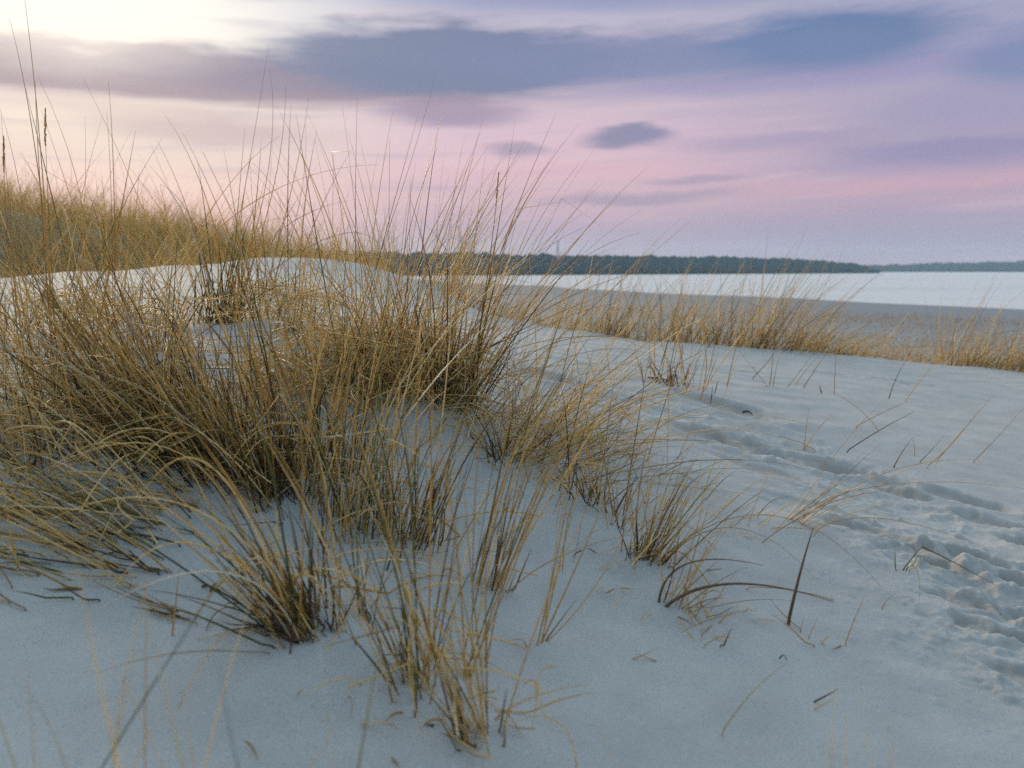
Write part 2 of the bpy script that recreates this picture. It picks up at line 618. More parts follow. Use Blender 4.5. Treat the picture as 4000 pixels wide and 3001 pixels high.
M_SAND = sand_material()
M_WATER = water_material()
M_DRY = grass_material("dry_grass", [(0, (.15, .080, .028)), (.25, (.42, .256, .076)), (.5, (.70, .475, .152)), (.75, (.80, .590, .230)), (1, (.84, .69, .39))], .50)
M_GREEN = grass_material("green_grass", [(0, (.070, .095, .026)), (.5, (.21, .21, .055)), (1, (.42, .370, .115))], .38, (.05, .05, .02))
M_PALE = grass_material("bleached_grass", [(0, (.40, .30, .16)), (.5, (.56, .47, .30)), (1, (.70, .63, .50))], .3, (.36, .26, .14))
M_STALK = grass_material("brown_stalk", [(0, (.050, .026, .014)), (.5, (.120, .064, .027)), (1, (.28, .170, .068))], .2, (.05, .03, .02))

# ------------------------------------------------------------------ build the ground
aa = np.concatenate([np.linspace(-math.pi, -.78, 60, endpoint=False), np.linspace(-.78, .78, 900), np.linspace(.78, math.pi, 60, endpoint=False)[1:]])
rr = np.concatenate([np.geomspace(.05, .85, 24, endpoint=False), 1 / np.linspace(1 / .85, 1 / 12, 800, endpoint=False), np.geomspace(12, 1400, 190)])
AA, RR = np.meshgrid(aa, rr)
X, Y = (RR * np.sin(AA)).ravel(), (RR * np.cos(AA)).ravel()
dz_, damp_ = detail(X, Y)
Z = base_ground(X, Y) + dz_
na, nr = len(aa), len(rr)
idx = np.arange(na * nr).reshape(nr, na)
ii = np.concatenate([idx, idx[:, :1]], axis=1)
Q = np.stack([ii[:-1, :-1], ii[1:, :-1], ii[1:, 1:], ii[:-1, 1:]], axis=-1).reshape(-1, 4)[:, ::-1]
V = np.stack([X, Y, Z], 1)
V = np.concatenate([V, [[0, 0, float(base_ground(np.array([0.]), np.array([0.]))[0])]]])
fan = np.stack([ii[0, :-1], ii[0, 1:], np.full(na, na * nr)], 1)[:, ::-1]
me = np_mesh("ground", V, Q, fan, True, {"damp": np.append(damp_, 0)})
link("ground", me, M_SAND, kind="structure")

# water sheet
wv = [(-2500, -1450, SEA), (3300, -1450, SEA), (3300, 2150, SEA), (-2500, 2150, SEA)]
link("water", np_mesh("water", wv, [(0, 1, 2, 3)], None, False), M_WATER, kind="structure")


# ------------------------------------------------------------------ leaf tubes
def tubes(P, Rad, tone, flat=0.5, seed=0, sides=3):
    """P (n,s,3) centre lines, Rad (n,s) radii -> verts, quads, per-vertex tone"""
    n, s, _ = P.shape
    T = np.gradient(P, axis=1)
    T /= np.linalg.norm(T, axis=2, keepdims=True) + 1e-9
    rg = np.random.default_rng(seed)
    ref = rg.normal(size=(n, 1, 3))
    A = np.cross(T, ref)
    A /= np.linalg.norm(A, axis=2, keepdims=True) + 1e-9
    B = np.cross(T, A)
    ring = []
    for k in range(sides):
        a = 2 * math.pi * k / sides
        ring.append(P + (A * math.cos(a) + B * (math.sin(a) * flat)) * Rad[:, :, None])
    Vv = np.stack(ring, axis=2)               # n,s,sides,3
    base = np.arange(n * s * sides).reshape(n, s, sides)
    a = base[:, :-1, :]
    b = base[:, 1:, :]
    q = np.stack([a, np.roll(a, -1, axis=2), np.roll(b, -1, axis=2), b], axis=-1).reshape(-1, 4)
    t = np.repeat(tone, s * sides)
    return Vv.reshape(-1, 3), q, t


def leaf_lines(rg, bx, by, L, tilt, azm, bend, pw, drift, S=10, kink=0.0, gfun=None, sink=0.03):
    """centre lines of n leaves growing from the sand"""
    n = len(bx)
    t = np.linspace(0, 1, S + 1)[None, :]
    th = tilt[:, None] + bend[:, None] * t ** pw[:, None]
    ph = azm[:, None] + drift[:, None] * t
    kk = rg.random(n) < kink
    tk = rg.uniform(.25, .8, n)
    th = th + np.where(kk[:, None] & (t > tk[:, None]), rg.uniform(.5, 1.7, n)[:, None], 0)
    ph = ph + np.where(kk[:, None] & (t > tk[:, None]), rg.normal(0, .5, n)[:, None], 0)
    d = np.stack([np.sin(th) * np.cos(ph), np.sin(th) * np.sin(ph), np.cos(th)], -1)
    step = (L / S)[:, None, None]
    P = np.cumsum(d * step, axis=1)
    P = np.concatenate([np.zeros((n, 1, 3)), P[:, :-1]], axis=1)
    P[:, :, 0] += bx[:, None]
    P[:, :, 1] += by[:, None]
    g = (gfun or ground)
    z0 = g(bx, by)
    P[:, :, 2] += z0[:, None] - sink
    flat = g(P[:, 1:, 0].ravel(), P[:, 1:, 1].ravel()).reshape(n, S)
    lift = .003 + .02 * rg.random((n, 1)) * t[:, 1:]
    P[:, 1:, 2] = np.maximum(P[:, 1:, 2], flat + lift - (t[:, 1:] < .12) * .04)
    return P


def radii(n, S, w, rg, tip=.12):
    t = np.linspace(0, 1, S + 1)[None, :]
    prof = np.where(t < .55, 1.0, tip + (1 - tip) * (1 - ((t - .55) / .45) ** 1.3))
    return prof * (w * np.clip(rg.lognormal(0, .22, n), .6, 1.3))[:, None]


SCL = lambda Yv: Yv / FPX                     # metres per photo pixel at depth Yv


def hero_line(base, mid, tip, dY=0.0, S=16):
    """a single stalk: base on the sand, then bent through two further points at nearly the same depth"""
    p0 = at(*base) if len(base) == 2 else ray(base[0], base[1]) * base[2]
    a = ray(*mid) * (p0[1] + dY * .5)
    b = ray(*tip) * (p0[1] + dY)
    c = 2 * a - .5 * (p0 + b)
    t = np.linspace(0, 1, S + 1)[:, None]
    P = (1 - t) ** 2 * p0 + 2 * t * (1 - t) * c + t * t * b
    return P


MATS = {"dry": M_DRY, "green": M_GREEN, "pale": M_PALE, "stalk": M_STALK}


def ear(P, size, rg):
    """spike-like seed head along the last part of a stalk, as one mesh"""
    S = len(P)
    tip = P[-1]
    d = (P[-1] - P[-3])
    d = d / np.linalg.norm(d)
    n = 46
    f = np.linspace(0, 1, n)
    c0 = tip - d * size * (1 - f)[:, None]
    side = rg.normal(size=(n, 3))
    side -= (side @ d)[:, None] * d
    side /= np.linalg.norm(side, axis=1, keepdims=True)
    wid = np.sin(np.clip(f * 1.02 + .02, 0, 1) * math.pi) ** .6
    e = c0 + d * (size * .10) + side * (.0036 * wid)[:, None]
    k = np.linspace(0, 1, 4)[None, :, None]
    Pl = c0[:, None, :] * (1 - k) + e[:, None, :] * k
    Rd = np.array([.0013, .0026, .0020, .0006])[None, :] * np.ones((n, 1))
    return tubes(Pl, Rd, rg.uniform(.55, 1.0, n), .6, 3)


def add_stalk(root, P, w, tone, mat="dry", name="stalk", head=0.0, seed=0, flat=.7):
    rg = np.random.default_rng(seed + 77)
    S = len(P) - 1
    t = np.linspace(0, 1, S + 1)
    rad = w * (1 - .80 * t ** 1.4)
    v, q, tn = tubes(P[None], rad[None], np.array([tone]), flat, seed, 5)
    o = np.array(root.location)
    st = link(name, np_mesh(name, v - o, q, None, True, {"tone": tn}), MATS[mat], root)
    if head:
        v, q, tn = ear(P, head, rg)
        link("seed_head", np_mesh("seed_head", v - o, q, None, True, {"tone": tn}), MATS["dry"], st)
    return st


def nest_lines(rg, p, n, rad, top, ln, gfun, lx, ly, S=11):
    """arched dead leaves lying criss-cross in a loose nest above the sand"""
    g = gfun or ground
    cx = p[0] + rg.normal(0, rad[0], n) + lx * .1
    cy = p[1] + rg.normal(0, rad[1], n) + ly * .1
    h = top * rg.random(n) ** .8 + .01
    a = rg.uniform(0, 2 * math.pi, n)
    L = ln * rg.lognormal(0, .35, n)
    t = np.linspace(-.5, .5, S + 1)[None, :]
    turn = rg.normal(0, .8, n)[:, None]
    ph = a[:, None] + turn * t
    d = np.stack([np.cos(ph), np.sin(ph)], -1) * (L / S)[:, None, None]
    xy = np.cumsum(d, axis=1)
    xy = xy - xy[:, S // 2:S // 2 + 1]
    slope = rg.normal(0, .22, n)[:, None]
    sag = rg.uniform(-.15, 1.1, n)[:, None]
    z = h[:, None] + L[:, None] * (slope * t - sag * t * t)
    X_, Y_ = cx[:, None] + xy[:, :, 0], cy[:, None] + xy[:, :, 1]
    gz = g(X_.ravel(), Y_.ravel()).reshape(X_.shape)
    gc = g(cx, cy)[:, None]
    z = np.maximum(gc + z, gz + .003)
    return np.stack([X_, Y_, z], -1)


SEED = [100]


def tuft(label, px, py, n, spx, hp, lean=0.0, ldir=0.0, fan=.22, bend=.5, green=.12, pale=.08, w=.0016, tone=(.5, .22), kink=.06,
         group=None, stalks=(), flatx=1.0, name="grass_tuft", S=11, hs=.42, tangle=0, gfun=None, pos=None):
    SEED[0] += 1
    rg = np.random.default_rng(SEED[0])
    p = at(px, py) if pos is None else np.array(pos, float)
    sc = SCL(p[1])
    if group != G_FRONT:
        fan *= 1.0 if group == G_NEAR else 1.25
        bend *= .85
    if group == G_NEAR:
        spx *= 1.6
        hp *= 1.36
        n *= .8
    if group == G_MID:
        spx *= 1.15
    if group in (G_MID, G_LEFT, G_NEAR):
        w *= 1.14
        n *= .9
    if group in (G_MID, G_LEFT, G_NEAR, G_RIGHT):
        wk = float(np.clip(p[1] / 2.8, .95, 1.7))
        w *= wk
        n *= wk ** -.5
    n = max(2, int(n * {G_LEFT: .40 if 'dark' in label else .33, G_FRONT: 1.0, G_CREST: .50, G_MID: .46, G_NEAR: .66}.get(group, .60)))
    H = hp * sc * 1.05
    root = thing(name, label, "grass tuft", p, group)
    dark = 'dark' in label and group in (G_LEFT, G_MID)
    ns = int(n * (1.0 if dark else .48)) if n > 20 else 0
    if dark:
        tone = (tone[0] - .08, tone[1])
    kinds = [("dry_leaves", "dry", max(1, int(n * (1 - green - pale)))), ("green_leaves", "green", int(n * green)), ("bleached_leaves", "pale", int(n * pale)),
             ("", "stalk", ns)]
    held = None
    if tangle:
        kinds.append(("withered_leaves", "nest", int(tangle * 1.0)))
    lx, ly = lean * math.cos(R(ldir)), lean * math.sin(R(ldir))
    s = spx * sc
    for nm, kd, k in kinds:
        if k <= 0:
            continue
        if kd == "nest":
            P = nest_lines(rg, p, k, max(s * 1.5, .07) * np.array([flatx, 1]), .20 * min(1, H / .5), H * .55, gfun, lx, ly, S)
            tn = np.clip(rg.normal(.74, .2, k), 0, 1)
            if group in (G_NEAR, G_RIGHT, G_MID):
                kb = 9
                P = np.concatenate([P, nest_lines(rg, p, kb, max(s * 2.2, .10) * np.array([1.2, 1]), .003, .036, gfun, lx, ly, S)])
                tn = np.concatenate([tn, rg.uniform(.1, .8, kb)])
                k += kb
            v, q, t = tubes(P, radii(k, S, w * 1.05, rg), tn, .55, SEED[0])
            link(nm, np_mesh(nm, v - p, q, None, True, {"tone": t}), M_DRY, root)
            continue
        bx = p[0] + rg.normal(0, s * flatx, k)
        by = p[1] + rg.normal(0, s, k)
        vx = lx + rg.normal(0, fan, k) + (bx - p[0]) / max(s, 1e-4) * fan * .35
        vy = ly + rg.normal(0, fan, k) + (by - p[1]) / max(s, 1e-4) * fan * .35
        tilt = np.minimum(np.hypot(vx, vy), 1.45)
        azm = np.arctan2(vy, vx)
        L = H * np.clip(rg.lognormal(-.14, hs, k), .22, 1.5)
        bd = bend * rg.lognormal(-.25, .7, k)
        pw = rg.uniform(1.1, 2.6, k)
        ww = w
        tn = np.clip(rg.normal(tone[0] + .13, tone[1] * 1.3, k), 0, 1)
        if kd == "green":
            bd *= .6
            ww = w * 1.0
            tn = rg.random(k)
        if kd == "pale":
            bd = bd * 1.5 + .25
            ww = w * 1.1
            tn = rg.random(k)
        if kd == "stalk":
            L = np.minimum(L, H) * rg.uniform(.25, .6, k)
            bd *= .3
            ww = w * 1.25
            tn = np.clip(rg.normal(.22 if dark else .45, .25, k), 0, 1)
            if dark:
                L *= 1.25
        bd = np.minimum(bd, np.maximum(2.6 - tilt, .1))
        P = leaf_lines(rg, bx, by, L, tilt, azm, bd, pw, rg.normal(0, .3, k), S, kink, gfun)
        v, q, t = tubes(P, radii(k, S, ww, rg), tn, .55, SEED[0])
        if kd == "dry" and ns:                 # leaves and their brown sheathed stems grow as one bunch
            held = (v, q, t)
            continue
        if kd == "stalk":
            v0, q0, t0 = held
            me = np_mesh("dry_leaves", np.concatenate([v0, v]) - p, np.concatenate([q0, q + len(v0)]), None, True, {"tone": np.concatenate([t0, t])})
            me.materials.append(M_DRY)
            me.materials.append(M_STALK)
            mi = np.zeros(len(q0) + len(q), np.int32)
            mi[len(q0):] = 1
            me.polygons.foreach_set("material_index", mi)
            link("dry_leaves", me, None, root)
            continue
        link(nm, np_mesh(nm, v - p, q, None, True, {"tone": t}), MATS[kd], root)
    for i, st in enumerate(stalks):
        b, m_, t_ = st[:3]
        ex = st[3] if len(st) > 3 else {}
        P = hero_line(b, m_, t_, ex.get("dY", float(rg.normal(0, .06))))
        add_stalk(root, P, max(ex.get("w", .0015), (0 if group == G_FRONT else 1.2) * sc), ex.get("tone", .4), ex.get("mat", "dry"), ex.get("name", "stalk"), ex.get("head", 0), SEED[0] * 10 + i)
    return root


def single(label, b, m_, t_, w=.0016, tone=.35, mat="dry", dY=0.0, name="grass_stalk", cat="grass stalk", group=None, head=0):
    SEED[0] += 1
    P = hero_line(b, m_, t_, dY)
    P[0, 2] -= .012
    w = max(w, 1.15 * SCL(P[0, 1]))
    root = thing(name, label, cat, P[0], group)
    add_stalk(root, P, w, tone, mat, "stem" if mat == "stalk" else "leaf", head, SEED[0] * 10)
    return root

#==GRASS==
# ------------------------------------------------------------------ far shore: wooded headlands across the water
rgF = np.random.default_rng(9)


def shore_pt(px, py, z=SEA):
    d = ray(px, py)
    return d * (z / d[2])


def crowns(n, pos, rad, hgt, rg):
    """n rough tree crowns (deformed low balls with a ragged outline) in one mesh"""
    th = np.array([.0, .5, 1.0, 1.5, 2.1]) / 2.1 * math.pi * .93 + .03
    k = 7
    ph = np.arange(k) * 2 * math.pi / k
    T, Pp = np.meshgrid(th, ph, indexing='ij')
    unit = np.stack([np.sin(T) * np.cos(Pp), np.sin(T) * np.sin(Pp), np.cos(T)], -1).reshape(-1, 3)
    m = len(unit)
    jit = rg.uniform(.65, 1.3, (n, m, 1))
    v = unit[None] * jit * np.stack([rad, rad, hgt * .5], -1)[:, None, :]
    v = v + pos[:, None, :] + np.stack([0 * hgt, 0 * hgt, hgt * .5], -1)[:, None, :]
    ix = np.arange(m).reshape(len(th), k)
    q = np.stack([ix[:-1], ix[1:], np.roll(ix[1:], -1, 1), np.roll(ix[:-1], -1, 1)], -1).reshape(-1, 4)
    q = (q[None] + (np.arange(n) * m)[:, None, None]).reshape(-1, 4)
    return v.reshape(-1, 3), q, np.repeat(rg.random(n), m)


def wood_material():
    m, n, out = new_mat("far_trees")
    tone = n.add('ShaderNodeAttribute', attribute_name="tone").outputs['Fac']
    b = n.add('ShaderNodeBsdfDiffuse')
    n.set(b.inputs[0], n.ramp(tone, [(0, (.022, .052, .078)), (1, (.042, .075, .100))], 'LINEAR'))  # blue of the distance haze is partly put into the tree colour
    n.set(out.inputs[0], b.outputs[0])
    return m


M_WOOD = wood_material()


def headland(name, label, edge, tops, depth, n, seed):
    """a wooded strip: edge = (px, Y) along the waterline, tops = (px, tree-top py)"""
    rg = np.random.default_rng(seed)
    ex = [e[0] for e in edge]
    px = rg.uniform(ex[0], ex[-1], n)
    Y0 = np.interp(px, ex, [e[1] for e in edge])
    back = rg.random(n) ** 1.3 * depth
    Yv = Y0 + back
    dirs = np.array([ray(p, 584) for p in px])
    ty = np.interp(px, [t[0] for t in tops], [t[1] for t in tops])
    topz = np.array([ray(p, q)[2] for p, q in zip(px, ty)]) * Yv
    fr = back / depth
    gz = SEA + .3 + fr * np.maximum(topz - SEA, 3) * .45
    topz = SEA + (topz - SEA) * (1 + .05 * vnoise(px / 23., px * 0, seed) + .04 * vnoise(px / 7., px * 0, seed + 1))
    hh = np.maximum(topz - gz, 3) * rg.uniform(.84, 1.02, n) * (.62 + .38 * np.clip(fr * 2.2, 0, 1))
    rad = hh * rg.uniform(.35, .60, n)
    pos = np.stack([dirs[:, 0] * Yv, Yv, gz - .5], -1)
    v, q, t = crowns(n, pos, rad, hh, rg)
    link(name, np_mesh(name, v, q, None, True, {"tone": t}), M_WOOD, kind="stuff", label=label, cat="wood")
    # the land under the trees
    m = 60
    g = []
    for i in range(m):
        p = ex[0] + (ex[-1] - ex[0]) * i / (m - 1)
        y0 = np.interp(p, ex, [e[1] for e in edge])
        tz = ray(p, np.interp(p, [t_[0] for t_ in tops], [t_[1] for t_ in tops]))[2] * (y0 + depth)
        d = ray(p, 584)
        for f, zz in ((-.02, SEA - .5), (.0, SEA + .4), (.5, SEA + .3 + .25 * (tz - SEA)), (1.0, SEA + .3 + .42 * (tz - SEA)), (2.0, SEA + .3 + .3 * (tz - SEA)), (3.2, SEA - .5)):
            yy = y0 + f * depth
            g.append((d[0] * yy, yy, zz))
    ix = np.arange(m * 6).reshape(m, 6)
    qq = np.stack([ix[:-1, :-1], ix[1:, :-1], ix[1:, 1:], ix[:-1, 1:]], -1).reshape(-1, 4)
    link("terrain", np_mesh("terrain", g, qq, None, True, {"tone": np.full(len(g), .3)}), M_WOOD, kind="structure")


headland("far_wood", "long blue-green wood along the far shore, its end sloping down to the water",
         [(380, 520), (700, 500), (1060, 540), (1500, 700), (1900, 900)],
         [(380, 545), (640, 541), (800, 545), (1000, 549), (1300, 553), (1600, 556), (1780, 562), (1840, 568), (1880, 577), (1900, 584)], 90, 2600, 31)
headland("far_wood", "lower, paler wood on the horizon beyond the end of the long headland",
         [(1780, 1500), (2000, 1500), (2400, 1500)],
         [(1780, 576), (1870, 573), (1960, 571), (2010, 568), (2120, 567), (2212, 564), (2400, 562)], 160, 900, 32)


def plain(name, c, rough=.8):
    m, n, out = new_mat(name)
    b = n.add('ShaderNodeBsdfPrincipled')
    pos = n.add('ShaderNodeNewGeometry').outputs['Position']
    n.set(b.inputs['Base Color'], n.mix(n.noise(pos, 3.0), tuple(v * .8 for v in c), tuple(v * 1.2 for v in c)))
    b.inputs['Roughness'].default_value = rough
    n.set(out.inputs[0], b.outputs[0])
    return m


# a slender mast far off above the wood
M_MAST = plain("mast_paint", (.52, .44, .54))
p0 = ray(1205, 556) * 620
hm = (ray(1205, 519) * 620)[2]
mv, mq = [], []
mast = thing("radio_mast", "faint thin mast rising above the far wood, in the middle distance haze", "mast", (p0[0], 620, SEA + 1))
lat = []
for k, (z0, z1, r0, r1) in enumerate(((0, hm - SEA - 1 - 7, 1.1, .7), (hm - SEA - 1 - 7, hm - SEA - 1, .8, .35))):
    zz = np.linspace(z0, z1, 8)
    P = np.stack([np.zeros(8), np.zeros(8), zz], -1)[None]
    v, q, t = tubes(P, np.linspace(r0, r1, 8)[None], np.array([.5]), 1.0, 1, 8)
    link("tower_shaft" if k == 0 else "antenna", np_mesh("mast_piece", v, q), M_MAST, mast)

# ------------------------------------------------------------------ haze over the water
hz = bpy.data.meshes.new("haze")
x0, x1, y0, y1, z0, z1 = -2600, 3400, -1500, 2200, SEA - 3.2, 60
hz.from_pydata([(x0, y0, z0), (x1, y0, z0), (x1, y1, z0), (x0, y1, z0), (x0, y0, z1), (x1, y0, z1), (x1, y1, z1), (x0, y1, z1)], [],
               [(3, 2, 1, 0), (4, 5, 6, 7), (0, 1, 5, 4), (1, 2, 6, 5), (2, 3, 7, 6), (3, 0, 4, 7)])
hm_, n, out = new_mat("haze_air")
pv = n.add('ShaderNodeVolumePrincipled')
pv.inputs['Color'].default_value = (.56, .79, .95, 1)
pv.inputs['Density'].default_value = .00018
pv.inputs['Anisotropy'].default_value = .2
n.set(out.inputs['Volume'], pv.outputs[0])
link("haze", hz, hm_, kind="stuff")

# ------------------------------------------------------------------ grass on the dune ridge behind (a mass nobody could count)
rg = np.random.default_rng(51)


def mass(name, label, px0, px1, r0, r1, n, hgt, lean, seed, mats, w=.0028, keep=None, bend=.5, tone=.5, thr=(-.35, .35), freq=.9):
    rg = np.random.default_rng(seed)
    a = np.arctan((rg.uniform(px0, px1, n) - CX) / FPX)
    r = rg.uniform(r0, r1, n)
    x, y = r * np.sin(a), r * np.cos(a)
    d = fbm(x * freq, y * freq, 3, seed)
    k = d > rg.uniform(*thr, n)
    if keep is not None:
        k &= keep(x, y, rg)
    x, y = x[k], y[k]
    k = len(x)
    vx, vy = lean + rg.normal(0, .3, k), rg.normal(0, .3, k)
    P = leaf_lines(rg, x, y, hgt * rg.lognormal(-.1, .3, k), np.hypot(vx, vy), np.arctan2(vy, vx), bend * rg.lognormal(-.2, .6, k), rg.uniform(1.2, 2.4, k), rg.normal(0, .3, k), 6, .05, base_ground)
    v, q, t = tubes(P, radii(k, 6, w, rg), np.clip(rg.normal(tone, .2, k), 0, 1), .6, seed)
    o = link(name, np_mesh(name, v, q, None, True, {"tone": t}), mats, kind="stuff", label=label, cat="grass")
    return o


mass("dune_grass", "thick golden marram covering the dune ridge behind the left clumps", -600, 830, 10.6, 26, 40000, .84, .10, 61, M_DRY, .0042, None, .5, .88, (-.75, .15))
mass("dune_grass", "long pale golden marram on the near face of the dune ridge, far left", -700, 420, 10.4, 15.5, 12000, .72, .12, 66, M_DRY, .0042, None, .6, .9, (-1, 0))
mass("dune_grass", "olive green shoots among the golden marram on the dune ridge", -600, 800, 10.6, 25, 10000, .75, .08, 62, M_GREEN, .0040)
mass("beach_grass", "low brownish grass and stubble over the flat beach behind the crest", 1080, 2900, 17, 60, 30000, .26, .35, 63, M_DRY, .0046, None, .9, .40, (-.40, .40), .28)
mass("beach_litter", "dark purple-brown withered stubble lying on the beach sand", 1150, 2900, 17, 55, 8000, .22, .6, 64, M_STALK, .007, None, 1.2, .6, (-.1, .45), .28)
mass("crest_fringe", "low straw-coloured fringe of grass continuing along the far foot of the crest", 1000, 2500, 6.5, 10.5, 10500, .26, .45, 65, M_DRY, .0024,
     lambda x, y, rg: (np.hypot(x, y) - np.interp(np.arctan2(x, y), CRA, CRR) > .12) & (np.hypot(x, y) - np.interp(np.arctan2(x, y), CRA, CRR) < 1.0), .6, .75, (-.4, .35), 1.4)

# ------------------------------------------------------------------ tufts on the near dune
G_LEFT = "marram tufts of the left thicket"
G_MID = "marram tufts in the middle of the slope"
G_NEAR = "marram tufts at the foot of the slope"
G_RIGHT = "sparse tufts on the right slope"
G_FRONT = "blurred grasses close to the camera"
G_CREST = "blurred tufts along the far side of the crest"

# --- the dense thicket on the left
tuft("tall thin tuft at the left edge with culms reaching the top of the sky", 95, 880, 190, 75, 430, .12, 150, .20, .35, .10, .05, .0017, (.52, .2), group=G_LEFT, tangle=20, stalks=[
    ((118, 880), (92, 380), (44, -70), dict(w=.0024, tone=.42)), ((130, 870), (84, 380), (20, 40), dict(w=.0022, tone=.38)), ((90, 850), (58, 500), (0, 235), dict(w=.002, tone=.35)),
    ((120, 860), (88, 420), (76, 175), dict(w=.002, tone=.25)), ((80, 870), (30, 520), (2, 245), dict(w=.002, tone=.3)), ((130, 880), (105, 460), (98, 240), dict(w=.002, tone=.25, head=.10)),
    ((100, 880), (190, 560), (82, 165), dict(w=.0018, tone=.5)), ((60, 860), (20, 560), (8, 300), dict(w=.0018, tone=.3, head=.1)), ((150, 880), (180, 500), (183, 250), dict(w=.0016, tone=.5)),
    ((170, 880), (120, 520), (40, 330), dict(w=.0016, tone=.5))])
tuft("upright tuft at the very left edge behind the tall culms", 10, 800, 170, 70, 400, .10, 60, .22, .4, .10, .05, .0018, (.55, .2), group=G_LEFT)
tuft("green-based tuft in front of the tall thin culms, left edge", 30, 720, 120, 60, 320, .15, 20, .24, .4, .22, .05, .0018, (.5, .2), group=G_LEFT)
tuft("small upright tuft behind the thicket on pale sand, with two long thin culms", 240, 690, 110, 32, 210, .05, 90, .2, .35, .22, .08, .0018, (.45, .22), group=G_LEFT, stalks=[
    ((248, 690), (246, 400), (234, 176), dict(w=.0020, tone=.25)), ((244, 692), (240, 420), (230, 240), dict(w=.0018, tone=.25)), ((255, 690), (285, 520), (300, 372), dict(w=.0016, tone=.4)),
    ((236, 690), (160, 450), (90, 240), dict(w=.0016, tone=.5)), ((238, 690), (170, 560), (100, 440), dict(w=.0016, tone=.5))])
tuft("tuft of brown stems behind the thicket, left of the pale sand", 175, 740, 100, 36, 280, .2, 160, .25, .45, .14, .08, .0018, (.45, .22), group=G_LEFT, tangle=60)
tuft("sparse tuft with crossing arched leaves left of the green stems", 330, 760, 120, 40, 300, .15, 30, .30, .5, .14, .10, .0016, (.5, .2), group=G_LEFT, tangle=60, stalks=[
    ((300, 760), (445, 470), (603, 294), dict(w=.0017, tone=.5)), ((250, 790), (500, 470), (820, 356), dict(w=.0017, tone=.5)), ((420, 780), (320, 480), (180, 170), dict(w=.0016, tone=.5)),
    ((430, 780), (300, 530), (60, 350), dict(w=.0016, tone=.5)), ((340, 760), (365, 560), (345, 400), dict(w=.0015, tone=.4))])
tuft("tuft with dark green stems and long straight culms, standing on the pale crest sand", 478, 715, 120, 24, 270, .10, 30, .16, .35, .34, .05, .0019, (.40, .2), group=G_LEFT, stalks=[
    ((470, 715), (530, 400), (580, 98), dict(w=.0019, tone=.35)), ((482, 716), (574, 400), (583, 150), dict(w=.0018, tone=.35)), ((490, 716), (585, 430), (617, 184), dict(w=.0018, tone=.4)),
    ((462, 716), (420, 500), (340, 305), dict(w=.0017, tone=.3)), ((468, 716), (425, 500), (345, 398), dict(w=.0017, tone=.2)), ((474, 716), (440, 560), (395, 470), dict(w=.0016, tone=.3)),
    ((500, 718), (550, 640), (612, 655), dict(w=.0042, tone=.2, mat="green", name="broad_leaf"))])
tuft("tuft of upright brown stems right beside the green-stemmed tuft", 560, 700, 130, 30, 290, .12, 20, .18, .35, .16, .08, .0018, (.42, .2), group=G_LEFT, tangle=50, stalks=[
    ((552, 700), (625, 430), (667, 212), dict(w=.0017, tone=.4)), ((560, 700), (640, 470), (660, 270), dict(w=.0017, tone=.4)), ((565, 700), (480, 470), (395, 288), dict(w=.0017, tone=.4)),
    ((575, 700), (545, 560), (437, 328), dict(w=.0016, tone=.35))])
tuft("thin tuft between the upright brown stems and the big golden clump", 640, 735, 120, 36, 280, .08, 10, .26, .4, .14, .1, .0016, (.5, .2), group=G_LEFT, tangle=70)

tuft("dark matted tuft at the heart of the left thicket, leaning left", 400, 985, 640, 55, 380, .42, 168, .20, .45, .14, .07, .0018, (.36, .22), group=G_LEFT, tangle=70)
tuft("dark dense tuft behind the heart of the left thicket", 300, 905, 520, 60, 330, .40, 168, .22, .45, .14, .08, .0018, (.36, .22), group=G_LEFT, tangle=70)
tuft("dense brown tuft near the left edge, above the arching olive leaves", 160, 960, 210, 70, 300, .35, 170, .24, .5, .16, .07, .0019, (.38, .22), group=G_LEFT, tangle=70)
tuft("dense tuft filling the left edge of the thicket at mid height", 20, 1000, 200, 80, 320, .30, 175, .26, .6, .16, .08, .0020, (.42, .22), group=G_LEFT, tangle=30)
tuft("tall dark tuft at the lower right of the thicket, stems rising from bare sand", 520, 1070, 340, 48, 360, .32, 165, .18, .42, .16, .06, .0018, (.36, .22), group=G_LEFT, tangle=30)
tuft("tuft of many dark bases at the right end of the thicket", 600, 1110, 230, 40, 330, .30, 160, .20, .45, .14, .07, .0017, (.36, .22), group=G_LEFT, tangle=24)
tuft("olive tuft swept far left, its long arcs ending at the left edge", 360, 1130, 150, 70, 420, .85, 176, .16, .60, .16, .08, .0020, (.55, .18), group=G_LEFT, tangle=20, stalks=[
    ((700, 1075), (420, 905), (0, 1010), dict(w=.0026, tone=.85, mat="green", dY=-.12)), ((620, 1060), (300, 860), (-40, 888), dict(w=.0024, tone=.7, mat="green", dY=-.1)),
    ((520, 1150), (330, 960), (0, 1075), dict(w=.0024, tone=.7, dY=-.15)), ((560, 1010), (690, 850), (860, 880), dict(w=.0026, tone=.9, mat="green", dY=-.2)),
    ((600, 1080), (480, 930), (270, 1040), dict(w=.0022, tone=.75, dY=-.1)), ((310, 1010), (160, 900), (-60, 950), dict(w=.0028, tone=.5, mat="pale", dY=-.1))])
tuft("flattened olive tuft low on the left, leaves lying towards the left edge", 300, 1215, 150, 75, 400, 1.02, 178, .14, .42, .16, .07, .0019, (.52, .2), group=G_LEFT, tangle=14)
tuft("matted brown tuft at the lower left edge on shaded sand", 90, 1130, 150, 90, 300, .8, 178, .2, .6, .18, .07, .0020, (.42, .22), group=G_LEFT, tangle=20)
tuft("low tangle of dead leaves on the sand at the lower left", 150, 1260, 60, 95, 260, 1.1, 175, .25, .4, .08, .08, .0017, (.35, .2), group=G_LEFT, tangle=10)
